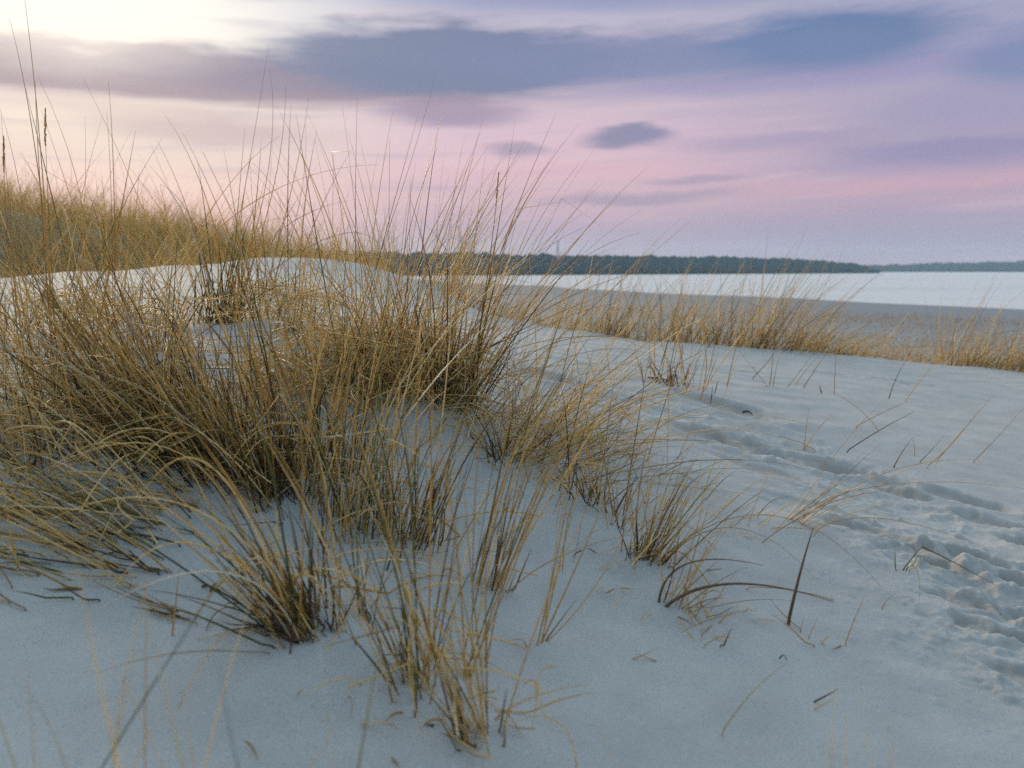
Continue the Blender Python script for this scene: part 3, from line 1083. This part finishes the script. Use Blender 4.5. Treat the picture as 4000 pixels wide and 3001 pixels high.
tuft("bundle of dead leaves lying on the sand, pointing left, below the thicket", 420, 1350, 34, 22, 260, 1.30, 160, .08, .1, .0, .05, .0018, (.22, .15), group=G_LEFT)
tuft("stout tuft leaning left, dark bases standing on bare sand below the thicket", 668, 1395, 170, 34, 400, .50, 163, .20, .45, .20, .06, .0018, (.42, .22), group=G_LEFT, tangle=12, stalks=[
    ((640, 1420), (655, 1150), (648, 900), dict(w=.0021, tone=.4)), ((700, 1420), (420, 1100), (60, 1150), dict(w=.0022, tone=.8)), ((660, 1420), (500, 1240), (190, 1330), dict(w=.0024, tone=.85, mat="pale", dY=-.15)),
    ((690, 1400), (440, 1180), (240, 1280), dict(w=.0024, tone=.8, dY=-.15)), ((650, 1420), (470, 1020), (300, 1080), dict(w=.0022, tone=.8))])

# --- the big golden clump and its neighbours
tuft("largest golden clump of marram in the middle, tangled dead leaves round its foot", 815, 880, 560, 52, 400, .06, 0, .36, .35, .08, .08, .00165, (.56, .2), group=G_MID, tangle=330, stalks=[
    ((775, 850), (768, 520), (772, 210), dict(w=.0016, tone=.2)), ((800, 860), (776, 540), (740, 234), dict(w=.0016, tone=.25)), ((700, 860), (838, 500), (942, 158), dict(w=.0018, tone=.35)),
    ((840, 880), (930, 600), (1035, 290), dict(w=.0017, tone=.25)), ((850, 880), (930, 560), (1053, 320), dict(w=.0018, tone=.35)), ((830, 880), (870, 560), (945, 320), dict(w=.0016, tone=.3)),
    ((800, 860), (700, 560), (590, 330), dict(w=.0016, tone=.35)), ((790, 860), (730, 560), (680, 300), dict(w=.0016, tone=.4)), ((810, 870), (600, 620), (440, 330), dict(w=.0016, tone=.4)),
    ((770, 860), (640, 500), (540, 350), dict(w=.0016, tone=.45)), ((850, 880), (880, 600), (885, 380), dict(w=.0016, tone=.35)), ((840, 880), (840, 560), (842, 300), dict(w=.0016, tone=.4)),
    ((520, 640), (740, 505), (840, 575), dict(w=.0028, tone=.55, mat="stalk", name="broken_stalk", dY=.1)), ((930, 900), (700, 670), (480, 720), dict(w=.0024, tone=.6, mat="pale", dY=-.1)),
    ((900, 880), (720, 690), (520, 730), dict(w=.0026, tone=.8, mat="pale", dY=-.15)), ((640, 900), (650, 700), (700, 780), dict(w=.0028, tone=.7, mat="pale", dY=-.15))])
tuft("golden tuft leaning right behind the largest clump", 880, 800, 150, 34, 360, .22, 15, .22, .3, .08, .06, .0017, (.5, .2), group=G_MID, tangle=30)
tuft("dense low mat of curled dead leaves left of the largest clump", 640, 860, 130, 46, 200, .2, 180, .4, .8, .10, .14, .0017, (.5, .22), group=G_MID, tangle=150)
tuft("tuft fanning right from a brown foot, one dark stalk with a seed head", 975, 925, 190, 26, 420, .26, 10, .20, .3, .10, .05, .0017, (.42, .2), group=G_MID, tangle=45, stalks=[
    ((1000, 925), (1050, 620), (1077, 378), dict(w=.0026, tone=.75, mat="stalk", name="flower_stalk", head=.11)), ((985, 920), (1100, 600), (1250, 355), dict(w=.0018, tone=.35)),
    ((985, 915), (1160, 640), (1382, 503), dict(w=.0019, tone=.35)), ((990, 920), (1150, 660), (1330, 535), dict(w=.0017, tone=.4)), ((980, 920), (1090, 620), (1170, 430), dict(w=.0017, tone=.35)),
    ((1000, 925), (1110, 720), (1215, 540), dict(w=.0016, tone=.35)), ((995, 925), (1060, 700), (1128, 420), dict(w=.0016, tone=.35)), ((1020, 930), (1250, 765), (1490, 800), dict(w=.0019, tone=.35)),
    ((1010, 930), (1200, 740), (1500, 773), dict(w=.0017, tone=.35)), ((1010, 925), (1090, 640), (1196, 476), dict(w=.0016, tone=.4)), ((960, 920), (930, 640), (970, 380), dict(w=.0016, tone=.35)),
    ((990, 890), (1300, 960), (1560, 1130), dict(w=.0022, tone=.35, dY=-.1)), ((985, 900), (1180, 985), (1260, 1010), dict(w=.0032, tone=.6, mat="stalk", name="broken_stalk", dY=-.1)),
    ((1000, 915), (1140, 990), (1230, 1080), dict(w=.0028, tone=.5, mat="stalk", name="broken_stalk", dY=-.1))])
tuft("sparse tuft with green and brown stems right of the fanning tuft", 1095, 1000, 70, 20, 260, .10, 20, .26, .4, .26, .06, .0017, (.42, .22), group=G_MID, tangle=22, stalks=[
    ((1080, 985), (1100, 760), (1130, 600), dict(w=.0017, tone=.35)), ((1100, 1000), (1160, 830), (1230, 700), dict(w=.0016, tone=.35)), ((1095, 990), (1380, 950), (1740, 975), dict(w=.0019, tone=.4)),
    ((1090, 980), (1105, 900), (1108, 820), dict(w=.003, tone=.3, mat="green", name="broad_leaf"))])
tuft("airy tuft of thin leaning leaves beside the footprints, middle of the slope", 1180, 930, 180, 60, 320, .7, 15, .26, .5, .06, .10, .0014, (.6, .2), group=G_MID, tangle=20)
tuft("tuft of long thin leaves trailing right over the sand, below the fanning tuft", 1120, 985, 170, 44, 430, .95, 8, .24, .6, .08, .10, .0014, (.58, .2), group=G_MID, tangle=14)
tuft("tuft of upright stems with a brown foot, first above the curved thick leaf", 1275, 1090, 60, 22, 240, .08, 20, .24, .45, .16, .06, .0017, (.36, .2), group=G_MID, tangle=10, stalks=[
    ((1345, 1120), (1380, 900), (1402, 770), dict(w=.0017, tone=.2)), ((1290, 1100), (1300, 960), (1365, 780), dict(w=.0016, tone=.4)), ((1300, 1090), (1430, 920), (1600, 880), dict(w=.0016, tone=.35)),
    ((1325, 1120), (1350, 1070), (1378, 1030), dict(w=.0040, tone=.5, mat="stalk", name="broken_stalk"))])
tuft("small tuft of short stems left of the spreading tuft on the right", 1335, 1140, 30, 18, 170, .16, 10, .26, .4, .05, .05, .0016, (.34, .2), group=G_RIGHT)
tuft("spreading tuft with a clean brown foot, leaves arching right over the sand", 1392, 1225, 78, 20, 250, .36, 10, .20, .42, .06, .06, .0017, (.36, .18), group=G_RIGHT, tangle=8, stalks=[
    ((1360, 1230), (1420, 1130), (1480, 1010), dict(w=.0018, tone=.25)), ((1375, 1235), (1440, 1100), (1475, 980), dict(w=.0017, tone=.3)), ((1410, 1240), (1580, 1140), (1760, 1250), dict(w=.0018, tone=.35)),
    ((1400, 1235), (1700, 1120), (1980, 1375), dict(w=.0018, tone=.35))])
tuft("tuft with one broad brown leaf arching right from its foot", 1452, 1320, 26, 13, 210, .5, 10, .28, .4, .04, .04, .0017, (.30, .18), group=G_RIGHT, tangle=8, stalks=[
    ((1425, 1325), (1570, 1262), (1800, 1300), dict(w=.0042, tone=.55, mat="stalk", name="broad_leaf")), ((1422, 1320), (1480, 1220), (1650, 1222), dict(w=.0030, tone=.5, mat="stalk", name="broad_leaf")),
    ((1425, 1318), (1450, 1250), (1470, 1130), dict(w=.0026, tone=.3, mat="stalk"))])
tuft("cluster of short broken stems low on the sand below the broad brown leaf", 1530, 1400, 14, 16, 90, .85, 15, .22, .2, .0, .05, .0016, (.28, .18), group=G_RIGHT)
tuft("tuft of bronze leaves streaming right, beside a single thick stalk", 1705, 1135, 22, 11, 300, .95, 12, .14, .35, .10, .08, .0016, (.42, .2), group=G_RIGHT, stalks=[
    ((1700, 1138), (1830, 1075), (1985, 1062), dict(w=.0018, tone=.4)), ((1690, 1135), (1900, 1050), (2212, 1056), dict(w=.0017, tone=.45)), ((1700, 1130), (1790, 1060), (1880, 1010), dict(w=.0017, tone=.4))])
tuft("tuft of withered curled leaves right of the cluster of broken stems", 1765, 1395, 10, 22, 110, .35, 40, .4, 1.0, .0, .0, .0016, (.2, .12), group=G_RIGHT)
tuft("pair of dark green stems with a bent leaf beside the footprints", 1950, 1240, 5, 8, 70, .4, 30, .25, .4, .8, .0, .0018, (.3, .2), group=G_RIGHT, stalks=[
    ((1945, 1240), (1975, 1200), (1992, 1182), dict(w=.0022, tone=.15, mat="green")), ((1992, 1182, 1.95), (2060, 1215), (2160, 1270), dict(w=.0020, tone=.3, mat="green"))])

for lab, px_, py_, n_, sp_, hp_, ln_ in (
        ("few thin short stems scattered between the brown-footed tuft and the spreading tuft", 1440, 1120, 22, 42, 170, .35),
        ("sparse scatter of short slanting stems right of the spreading tuft", 1555, 1110, 24, 46, 150, .55),
        ("sparse thin stems left of the streaming bronze tuft", 1630, 1145, 16, 30, 170, .8),
        ("loose thin stems on open sand left of the brown-footed tuft", 1190, 1045, 34, 40, 220, .4),
        ("thin arching stems scattered above the spreading tuft beside the footprints", 1370, 1010, 36, 70, 230, .65),
        ("few slender stems on open sand right of the slim leaning tuft", 1225, 1210, 14, 50, 230, .4),
        ("thin loose stems trailing below the broad brown leaf tuft", 1500, 1345, 14, 22, 140, .6)):
    tuft(lab, px_, py_, n_, sp_, hp_, ln_, 12, .30, .5, .08, .10, .0013, (.46, .2), group=G_RIGHT)

# --- the front of the slope, below the big clump
tuft("dense tuft with dark feet just under the largest golden clump, on a sand hump", 690, 1065, 150, 30, 330, .10, 100, .20, .35, .14, .07, .0016, (.38, .22), group=G_NEAR, tangle=15)
tuft("tuft of thin upright stems right of the dense dark-footed tuft", 745, 1140, 90, 28, 360, .08, 60, .20, .35, .18, .06, .0016, (.44, .22), group=G_NEAR, tangle=8)
tuft("green-stemmed tuft third from the dense dark-footed one, thin shoots", 812, 1165, 90, 26, 330, .12, 40, .20, .35, .26, .08, .0017, (.46, .22), group=G_NEAR, tangle=10, stalks=[
    ((833, 1240), (850, 1190), (872, 1130), dict(w=.0034, tone=.1, mat="green", name="broad_leaf"))])
tuft("tuft of straw stems with a dark wedge-shaped foot below the big clump", 885, 1190, 90, 24, 330, .14, 20, .20, .3, .16, .06, .0016, (.44, .22), group=G_NEAR, tangle=8)
tuft("thin tuft of upright stems under the fanning tuft", 950, 1150, 36, 30, 280, .12, 20, .22, .35, .14, .06, .0015, (.44, .22), group=G_NEAR)
tuft("slim tuft leaning right with about thirty brown stems, alone on open sand", 1042, 1278, 44, 17, 360, .24, 12, .11, .22, .10, .0, .0017, (.40, .16), group=G_NEAR, stalks=[
    ((1045, 1285), (1130, 1040), (1190, 830), dict(w=.0018, tone=.35)), ((1055, 1285), (1160, 1060), (1250, 900), dict(w=.0017, tone=.35)), ((1030, 1280), (1080, 1020), (1100, 850), dict(w=.0017, tone=.4)),
    ((1090, 1290), (1240, 1190), (1480, 1140), dict(w=.0015, tone=.4))])
tuft("few long stems and one green blade rising right from a single point", 1162, 1402, 3, 5, 300, .3, 10, .10, .2, .0, .0, .0017, (.4, .1), group=G_NEAR, stalks=[
    ((1158, 1405), (1215, 1140), (1250, 900), dict(w=.0018, tone=.4)), ((1165, 1400), (1260, 1190), (1340, 1000), dict(w=.0018, tone=.4)), ((1172, 1395), (1290, 1260), (1380, 1080), dict(w=.0017, tone=.45)),
    ((1172, 1395), (1200, 1355), (1245, 1295), dict(w=.0022, tone=.25, mat="green"))])
tuft("tuft of leaning stems with a short broken stub at its foot", 1000, 1440, 34, 26, 380, .18, 15, .20, .3, .14, .06, .0017, (.42, .2), group=G_NEAR, stalks=[
    ((1010, 1465), (1120, 1200), (1230, 900), dict(w=.0020, tone=.35)), ((1020, 1460), (1090, 1250), (1170, 1090), dict(w=.0018, tone=.4)), ((1008, 1462), (1010, 1445), (1014, 1432), dict(w=.0085, tone=.8, mat="stalk", name="stub")),
    ((1010, 1434, 1.28), (960, 1422), (800, 1440), dict(w=.0019, tone=.5))])
tuft("loose tuft of thin leaves left of the stub-footed one, shadowed foot", 770, 1375, 44, 40, 330, .2, 140, .24, .4, .20, .06, .0016, (.42, .22), group=G_NEAR, tangle=8)
tuft("leaning tuft with crossing green and straw stems near the bottom middle", 905, 1500, 52, 20, 370, .16, 150, .18, .4, .28, .08, .0016, (.48, .22), group=G_NEAR, tangle=8, stalks=[
    ((895, 1560), (900, 1400), (880, 1200), dict(w=.0021, tone=.3, mat="green")), ((905, 1500), (960, 1290), (1010, 1120), dict(w=.0018, tone=.4)), ((900, 1500), (800, 1300), (700, 1200), dict(w=.0018, tone=.6))])
tuft("frayed tuft standing lowest in the middle, bases bunched at the frame foot", 1040, 1618, 46, 18, 330, .22, 150, .16, .35, .10, .10, .0016, (.46, .2), group=G_NEAR, tangle=12, stalks=[
    ((1055, 1575), (1130, 1515), (1272, 1478), dict(w=.0018, tone=.55)), ((1060, 1630), (1000, 1420), (960, 1200), dict(w=.0018, tone=.4)), ((1030, 1600), (940, 1400), (880, 1150), dict(w=.0018, tone=.5)),
    ((1050, 1600), (880, 1350), (700, 1200), dict(w=.0017, tone=.6))])

# --- close to the lens, feet below the frame
def front(label, px, Yv, n, h, lean, ldir, green, seed_w=.0016, spread=.03, fan=.16, bend=.3, stalks=()):
    d = ray(px, 1660)
    x = d[0] * Yv
    p = (x, Yv, float(ground(np.array([x]), np.array([Yv]))[0]))
    return tuft(label, 0, 0, n, spread / SCL(Yv), h / SCL(Yv), lean, ldir, fan, bend, green, .25, seed_w * .85, (.70, .2), hs=.14, group=G_FRONT, pos=p, stalks=stalks)


front("blurred straw leaves rising at the bottom left corner", 40, .74, 10, .40, .25, 20, .2, spread=.09)
front("blurred upright straw leaves left of the bottom, third part of the frame", 250, .70, 11, .42, .18, 100, .15, spread=.10, fan=.24)
front("thick blurred straw leaves leaning left at the bottom, left of the middle", 520, .56, 4, .46, .34, 150, .0, .0022, .012, .06)
front("blurred pair of leaves near the bottom, beneath the stout leaning tuft", 690, .66, 5, .38, .25, 160, .2, spread=.05)
front("blurred straw leaf rising at the bottom, left of the tall pale one", 1560, .60, 3, .40, .28, 160, .0, .0014, .015)
front("tall pale blurred leaf at the bottom right, tallest there", 1800, .54, 3, .46, .16, 20, .0, .0020, .02, .05)
front("faint blurred leaf upright near the bottom right corner", 1965, .50, 3, .46, .06, 60, .0, .0016, .01, .05)
front("short blurred leaves in the bottom right corner", 2170, .60, 4, .34, .30, 20, .3, .0016, .03)

# ------------------------------------------------------------------ single stalks and leaf bits on the open sand
single("thick dark brown stalk standing alone, its top bent over with pale leaves", (1702, 1350), (1728, 1240), (1757, 1140), .0042, .6, "stalk", 0, "grass_stalk")
single("thin leaf arching right from the top of the thick lone stalk", (1757, 1150, 2.02), (1900, 1120), (2120, 1180), .0016, .4, "dry", 0)
SING = [
    ("lone green and brown stalk leaning right, below the end of the dark streak", (1920, 862), (1935, 820), (1962, 770), .0022, .35, "green"),
    ("yellowish stalk leaning right, just right of the dark streak's middle", (1955, 868), (1990, 820), (2040, 760), .0024, .5, "dry"),
    ("long dark stalk lying half raised in the middle of the right slope", (1825, 978), (1900, 930), (1978, 888), .0024, .25, "stalk"),
    ("thin paler stalk parallel to the long dark stalk", (1845, 925), (1900, 895), (1960, 868), .0017, .4, "dry"),
    ("dark bent leaf stub, folded at its top, right of the long dark stalk", (1930, 1010), (1950, 975), (1972, 945), .0030, .5, "stalk"),
    ("thin stem hanging from the folded stub's top", (1976, 985), (1975, 965), (1972, 945), .0014, .4, "dry"),
    ("slender stalk leaning far right near the right edge, longest of three", (1998, 1012), (2060, 955), (2110, 890), .0018, .35, "dry"),
    ("slender straw stalk next to the longest of three near the right edge", (2020, 1000), (2080, 930), (2150, 850), .0017, .45, "dry"),
    ("short dark stalk left of the slender three at the right edge", (1985, 1000), (2010, 975), (2040, 940), .0018, .3, "stalk"),
    ("thin stalk leaning over the right border of the frame", (2100, 1000), (2150, 950), (2212, 880), .0017, .35, "dry"),
    ("V-shaped orange leaf, right arm long, by the trail's upper footprints", (1738, 972), (1765, 930), (1800, 895), .0020, .5, "dry"),
    ("left, steeper arm of the orange V beside the trail", (1736, 972), (1742, 925), (1748, 880), .0015, .45, "dry"),
    ("long flat orange leaf lying along the sand left of the orange V", (1768, 978), (1690, 945), (1560, 925), .0026, .5, "dry"),
    ("short brown broken stub, widest at its top, on the crest slope", (1775, 850), (1772, 840), (1770, 832), .0052, .6, "stalk"),
    ("thin leaf falling right from the short brown stub", (1900, 935), (1850, 880), (1775, 835), .0015, .45, "dry"),
    ("straight dark stalk leaning right under the crest, nearest the stub", (1735, 838), (1760, 800), (1790, 755), .0020, .3, "dry"),
    ("straight thin stalk leaning right, left neighbour of the one by the stub", (1700, 838), (1730, 800), (1775, 740), .0018, .3, "dry"),
    ("upright thin stalk right behind the short brown stub", (1802, 852), (1804, 800), (1808, 740), .0018, .35, "dry"),
    ("dark slanting stalk under the crest with a slimmer one crossing it", (1622, 820), (1660, 780), (1690, 735), .0030, .45, "stalk"),
    ("slim stalk crossing the dark slanting stalk under the crest", (1660, 838), (1630, 800), (1590, 750), .0015, .4, "dry"),
    ("upright pair-forming stalk right of the dark slanting one, taller", (1662, 835), (1668, 790), (1672, 720), .0018, .3, "dry"),
    ("upright pair-forming stalk right of the dark slanting one, shorter", (1670, 836), (1676, 800), (1684, 770), .0016, .35, "dry"),
    ("thin stem leaning right halfway between crest stalks and the stub", (1718, 832), (1745, 795), (1770, 770), .0016, .35, "dry"),
    ("single stalk leaning slightly right, left of the dark slanting stalk", (1570, 838), (1585, 770), (1612, 660), .0022, .3, "dry"),
    ("dark stalk upright behind the tuft with the black twig", (1532, 800), (1545, 740), (1560, 660), .0018, .3, "dry"),
    ("thin upright stalk alone on pale sand between crest and big clump", (1250, 810), (1245, 770), (1235, 700), .0016, .35, "dry"),
    ("leaning thin stalk left of the thin upright one on pale sand", (1285, 820), (1270, 770), (1255, 735), .0014, .35, "dry"),
    ("reddish thin stalk standing by the small footprint on pale sand", (1317, 812), (1312, 770), (1305, 730), .0014, .4, "dry"),
    ("stem leaning right near the lower footprints, thin and straw coloured", (1825, 1395), (1845, 1340), (1870, 1285), .0014, .5, "dry"),
    ("curved small stem standing right of the thin straw stem", (1905, 1318), (1915, 1298), (1935, 1282), .0014, .3, "dry"),
    ("pale dead leaf drooping in an arc beside the bent green stems", (1965, 1215, 1.75), (1985, 1250), (1983, 1330), .0020, .8, "pale"),
    ("long golden leaf lying down the open sand towards the bottom right", (1515, 1420), (1600, 1500), (1665, 1640), .0017, .55, "dry"),
    ("long thin leaf running down the sand right of the long golden one", (1780, 1370), (1840, 1470), (1870, 1560), .0015, .5, "dry"),
    ("pale curved leaf crossing the long golden leaf on the open sand", (1555, 1590), (1630, 1490), (1705, 1432), .0018, .6, "pale"),
    ("dark short twig at the right on bare sand, upper of two", (1757, 1518), (1785, 1503), (1812, 1488), .0020, .4, "stalk"),
    ("golden short twig at the right on bare sand, lower of two", (1757, 1534), (1780, 1522), (1805, 1506), .0016, .5, "dry"),
    ("thin twig lying left of the cluster of broken stems", (1365, 1425), (1390, 1415), (1420, 1400), .0014, .4, "dry"),
    ("short twig with dark end, crossing the thin twig on open sand", (1420, 1430), (1400, 1422), (1375, 1412), .0015, .35, "dry"),
    ("small brown curled leaf arc on open sand right of the slim leaning tuft", (1140, 1405), (1125, 1382), (1095, 1388), .0014, .35, "dry"),
    ("long bent leaf from the crooked tuft, lying to the lower right", (1600, 1270), (1780, 1290), (1990, 1372), .0015, .4, "dry"),
    ("bent yellow leaf lying across the sand in the lower left, dark end right", (628, 1402), (560, 1362), (400, 1390), .0018, .5, "dry"),
    ("straight brown stem standing alone at the lower left", (372, 1378), (380, 1300), (390, 1210), .0022, .45, "dry"),
    ("yellow stem standing at the lower left by the edge, short", (40, 1228), (25, 1165), (12, 1080), .0024, .5, "dry"),
    ("thin dry culm lying flat at the foot of the stout leaning tuft", (735, 1445), (620, 1425), (500, 1432), .0016, .35, "dry"),
]
for lab, b, m_, t_, w_, tn_, mt_ in SING:
    single(lab, b, m_, t_, w_, tn_, mt_, group="single stalks and leaves on the sand")


# forked black twig lying under the crest
def twig(name, label, lines, w, mat, cat, tone=.15):
    p0 = at(*lines[0][0])
    root = thing(name, label, cat, p0)
    Ps = []
    for ln in lines:
        pts = np.array([at(*q) for q in ln])
        t = np.linspace(0, 1, 9)
        k = np.linspace(0, 1, len(pts))
        P = np.stack([np.interp(t, k, pts[:, i]) for i in range(3)], -1)
        P[:, 2] += w * .8 + .01 * np.sin(t * math.pi)
        Ps.append(P)
    for P in Ps:
        v, q, tn = tubes(P[None], np.linspace(w, w * .4, 9)[None], np.array([tone]), .8, 5, 6)
        link("twig_arm", np_mesh("twig_arm", v - p0, q, None, True, {"tone": tn}), mat, root)
    return root


twig("dark_twig", "small forked blackish twig lying on the sand under the crest tuft", [((1400, 818), (1425, 826), (1450, 824)), ((1440, 825), (1452, 818), (1462, 812))], .0055, M_STALK, "twig")
twig("dark_twig", "withered bent leaf with dark tips lying in the sand left of the lowest tuft", [((912, 1578), (932, 1584), (950, 1572)), ((930, 1583), (940, 1590))], .0028, M_STALK, "leaf litter")
twig("dark_twig", "dark crooked dead leaf lying on the sand at the lower left", [((795 * .55, 1270), (460, 1282), (480, 1284)), ((455, 1281), (470, 1272))], .003, M_STALK, "leaf litter")
twig("dark_twig", "tiny dark chip lying on open sand, lower right", [((1684, 1425), (1692, 1428), (1700, 1430))], .0016, M_STALK, "leaf litter")
twig("dark_twig", "flat dry leaf lying on the sand between the two green-stemmed tufts", [((905, 1222), (930, 1232), (955, 1252))], .0032, M_DRY, "leaf litter", .3)
twig("dark_twig", "short dark fleck of bark beside the upper footprints", [((1604, 894), (1616, 896), (1626, 900))], .006, M_STALK, "leaf litter")

# ------------------------------------------------------------------ tufts along the far side of the crest


def crest_tuft(label, px, dr, n, h, lean, ldir, w=.0026, green=.12, spread=.12, bend=.4, tone=.5, tangle=0, fan=.2):
    a = math.atan((px - CX) / FPX)
    rc = float(np.interp(a, CRA, CRR)) + dr
    x, y = rc * math.sin(a), rc * math.cos(a)
    p = (x, y, float(base_ground(np.array([x]), np.array([y]))[0]))
    return tuft(label, 0, 0, n, spread / SCL(y), h * .78 / SCL(y), lean, ldir, fan, bend, green, .10, w, (tone + .08, .2), group=G_CREST, pos=p, S=8, tangle=tangle, gfun=base_ground, hs=.34)


crest_tuft("tall blurred tuft at the top of the crest, right of the largest clump", 960, .1, 130, .95, .30, 10, tone=.45)
crest_tuft("tall blurred tuft on the crest with brown bases, leaning right", 1010, .2, 150, 1.05, .45, 10, tone=.42)
crest_tuft("wide blurred tuft leaning right where the crest starts to fall", 1070, .5, 120, .9, .6, 8)
crest_tuft("single dark-footed tuft on the crest before the water's left end", 1180, .1, 20, .5, .15, 20, tone=.3, spread=.05)
crest_tuft("blurred tuft with a green foot before the left end of the water", 1140, 1.0, 110, 1.0, .45, 10, green=.3)
crest_tuft("dense blurred tuft before the water, left of the crest bend", 1210, .8, 120, .95, .4, 12)
crest_tuft("low blurred tuft filling the crest between two dense ones", 1265, .6, 90, .7, .35, 10)
crest_tuft("dense green-footed tuft at the crest bend", 1325, .25, 150, .80, .38, 12, green=.3, tone=.52)
crest_tuft("loose blurred tuft just right of the crest bend", 1385, .5, 90, .75, .5, 10)
crest_tuft("upright golden tuft on the crest above the black twig, left part", 1440, .15, 130, .75, .22, 14, tone=.55)
crest_tuft("upright golden tuft on the crest above the black twig, right part", 1500, .15, 150, .80, .25, 14, tone=.55)
crest_tuft("golden tuft on the crest with curled pale leaves", 1560, .2, 120, .62, .3, 14, tone=.55, tangle=14)
crest_tuft("tallest golden tuft of the crest's middle, dark stems over the water", 1615, .2, 160, .98, .30, 14, tone=.45)
crest_tuft("thick tuft on the crest with long stems leaning right over the water", 1680, .25, 150, .95, .5, 10, tone=.45)
crest_tuft("short dense tuft on the crest right of the long leaning stems", 1735, .2, 120, .5, .5, 10, tone=.5, tangle=10)
crest_tuft("short olive tuft on the crest, wind-bent to the right", 1790, .3, 110, .55, .65, 10, green=.3)
crest_tuft("low straw tuft where the crest turns bare, left of the bare gap", 1850, .4, 70, .5, .65, 10)
crest_tuft("thin lone tuft in the bare gap of the crest", 1920, .3, 24, .42, .6, 10)
crest_tuft("small tuft right of the bare gap", 1965, .3, 40, .45, .5, 14)
crest_tuft("tuft on the right crest with one tall dark stem crossing the water", 2050, .3, 120, .80, .35, 14, tone=.42)
crest_tuft("low dense tuft right of the one with the tall dark stem", 2100, .3, 100, .5, .4, 14, tangle=10)
crest_tuft("straw tuft near the right border on the crest", 2155, .3, 120, .62, .35, 14)
crest_tuft("blurred tuft cut by the right border on the crest", 2215, .3, 120, .65, .35, 14)
crest_tuft("blurred golden tuft behind the pale sand, left of the distant mast", 840, .5, 110, .8, .1, 90)
crest_tuft("upper golden tuft on the pale crest, behind the green-stemmed tuft", 690, .3, 60, .55, .2, 30, tone=.55)
crest_tuft("small tuft with a green stem behind the pale crest", 770, .6, 60, .6, .15, 60, green=.3)
# the nearer tuft on the crest slope, its feet sunk in pale sand
tuft("tuft with feet sunk in pale sand beside the black twig, stems in a row", 1462, 838, 62, 34, 190, .10, 12, .16, .3, .16, .04, .0019, (.34, .18), group=G_RIGHT, stalks=[
    ((1400, 795), (1408, 780), (1404, 770), dict(w=.006, tone=.5, mat="stalk", name="stub"))])
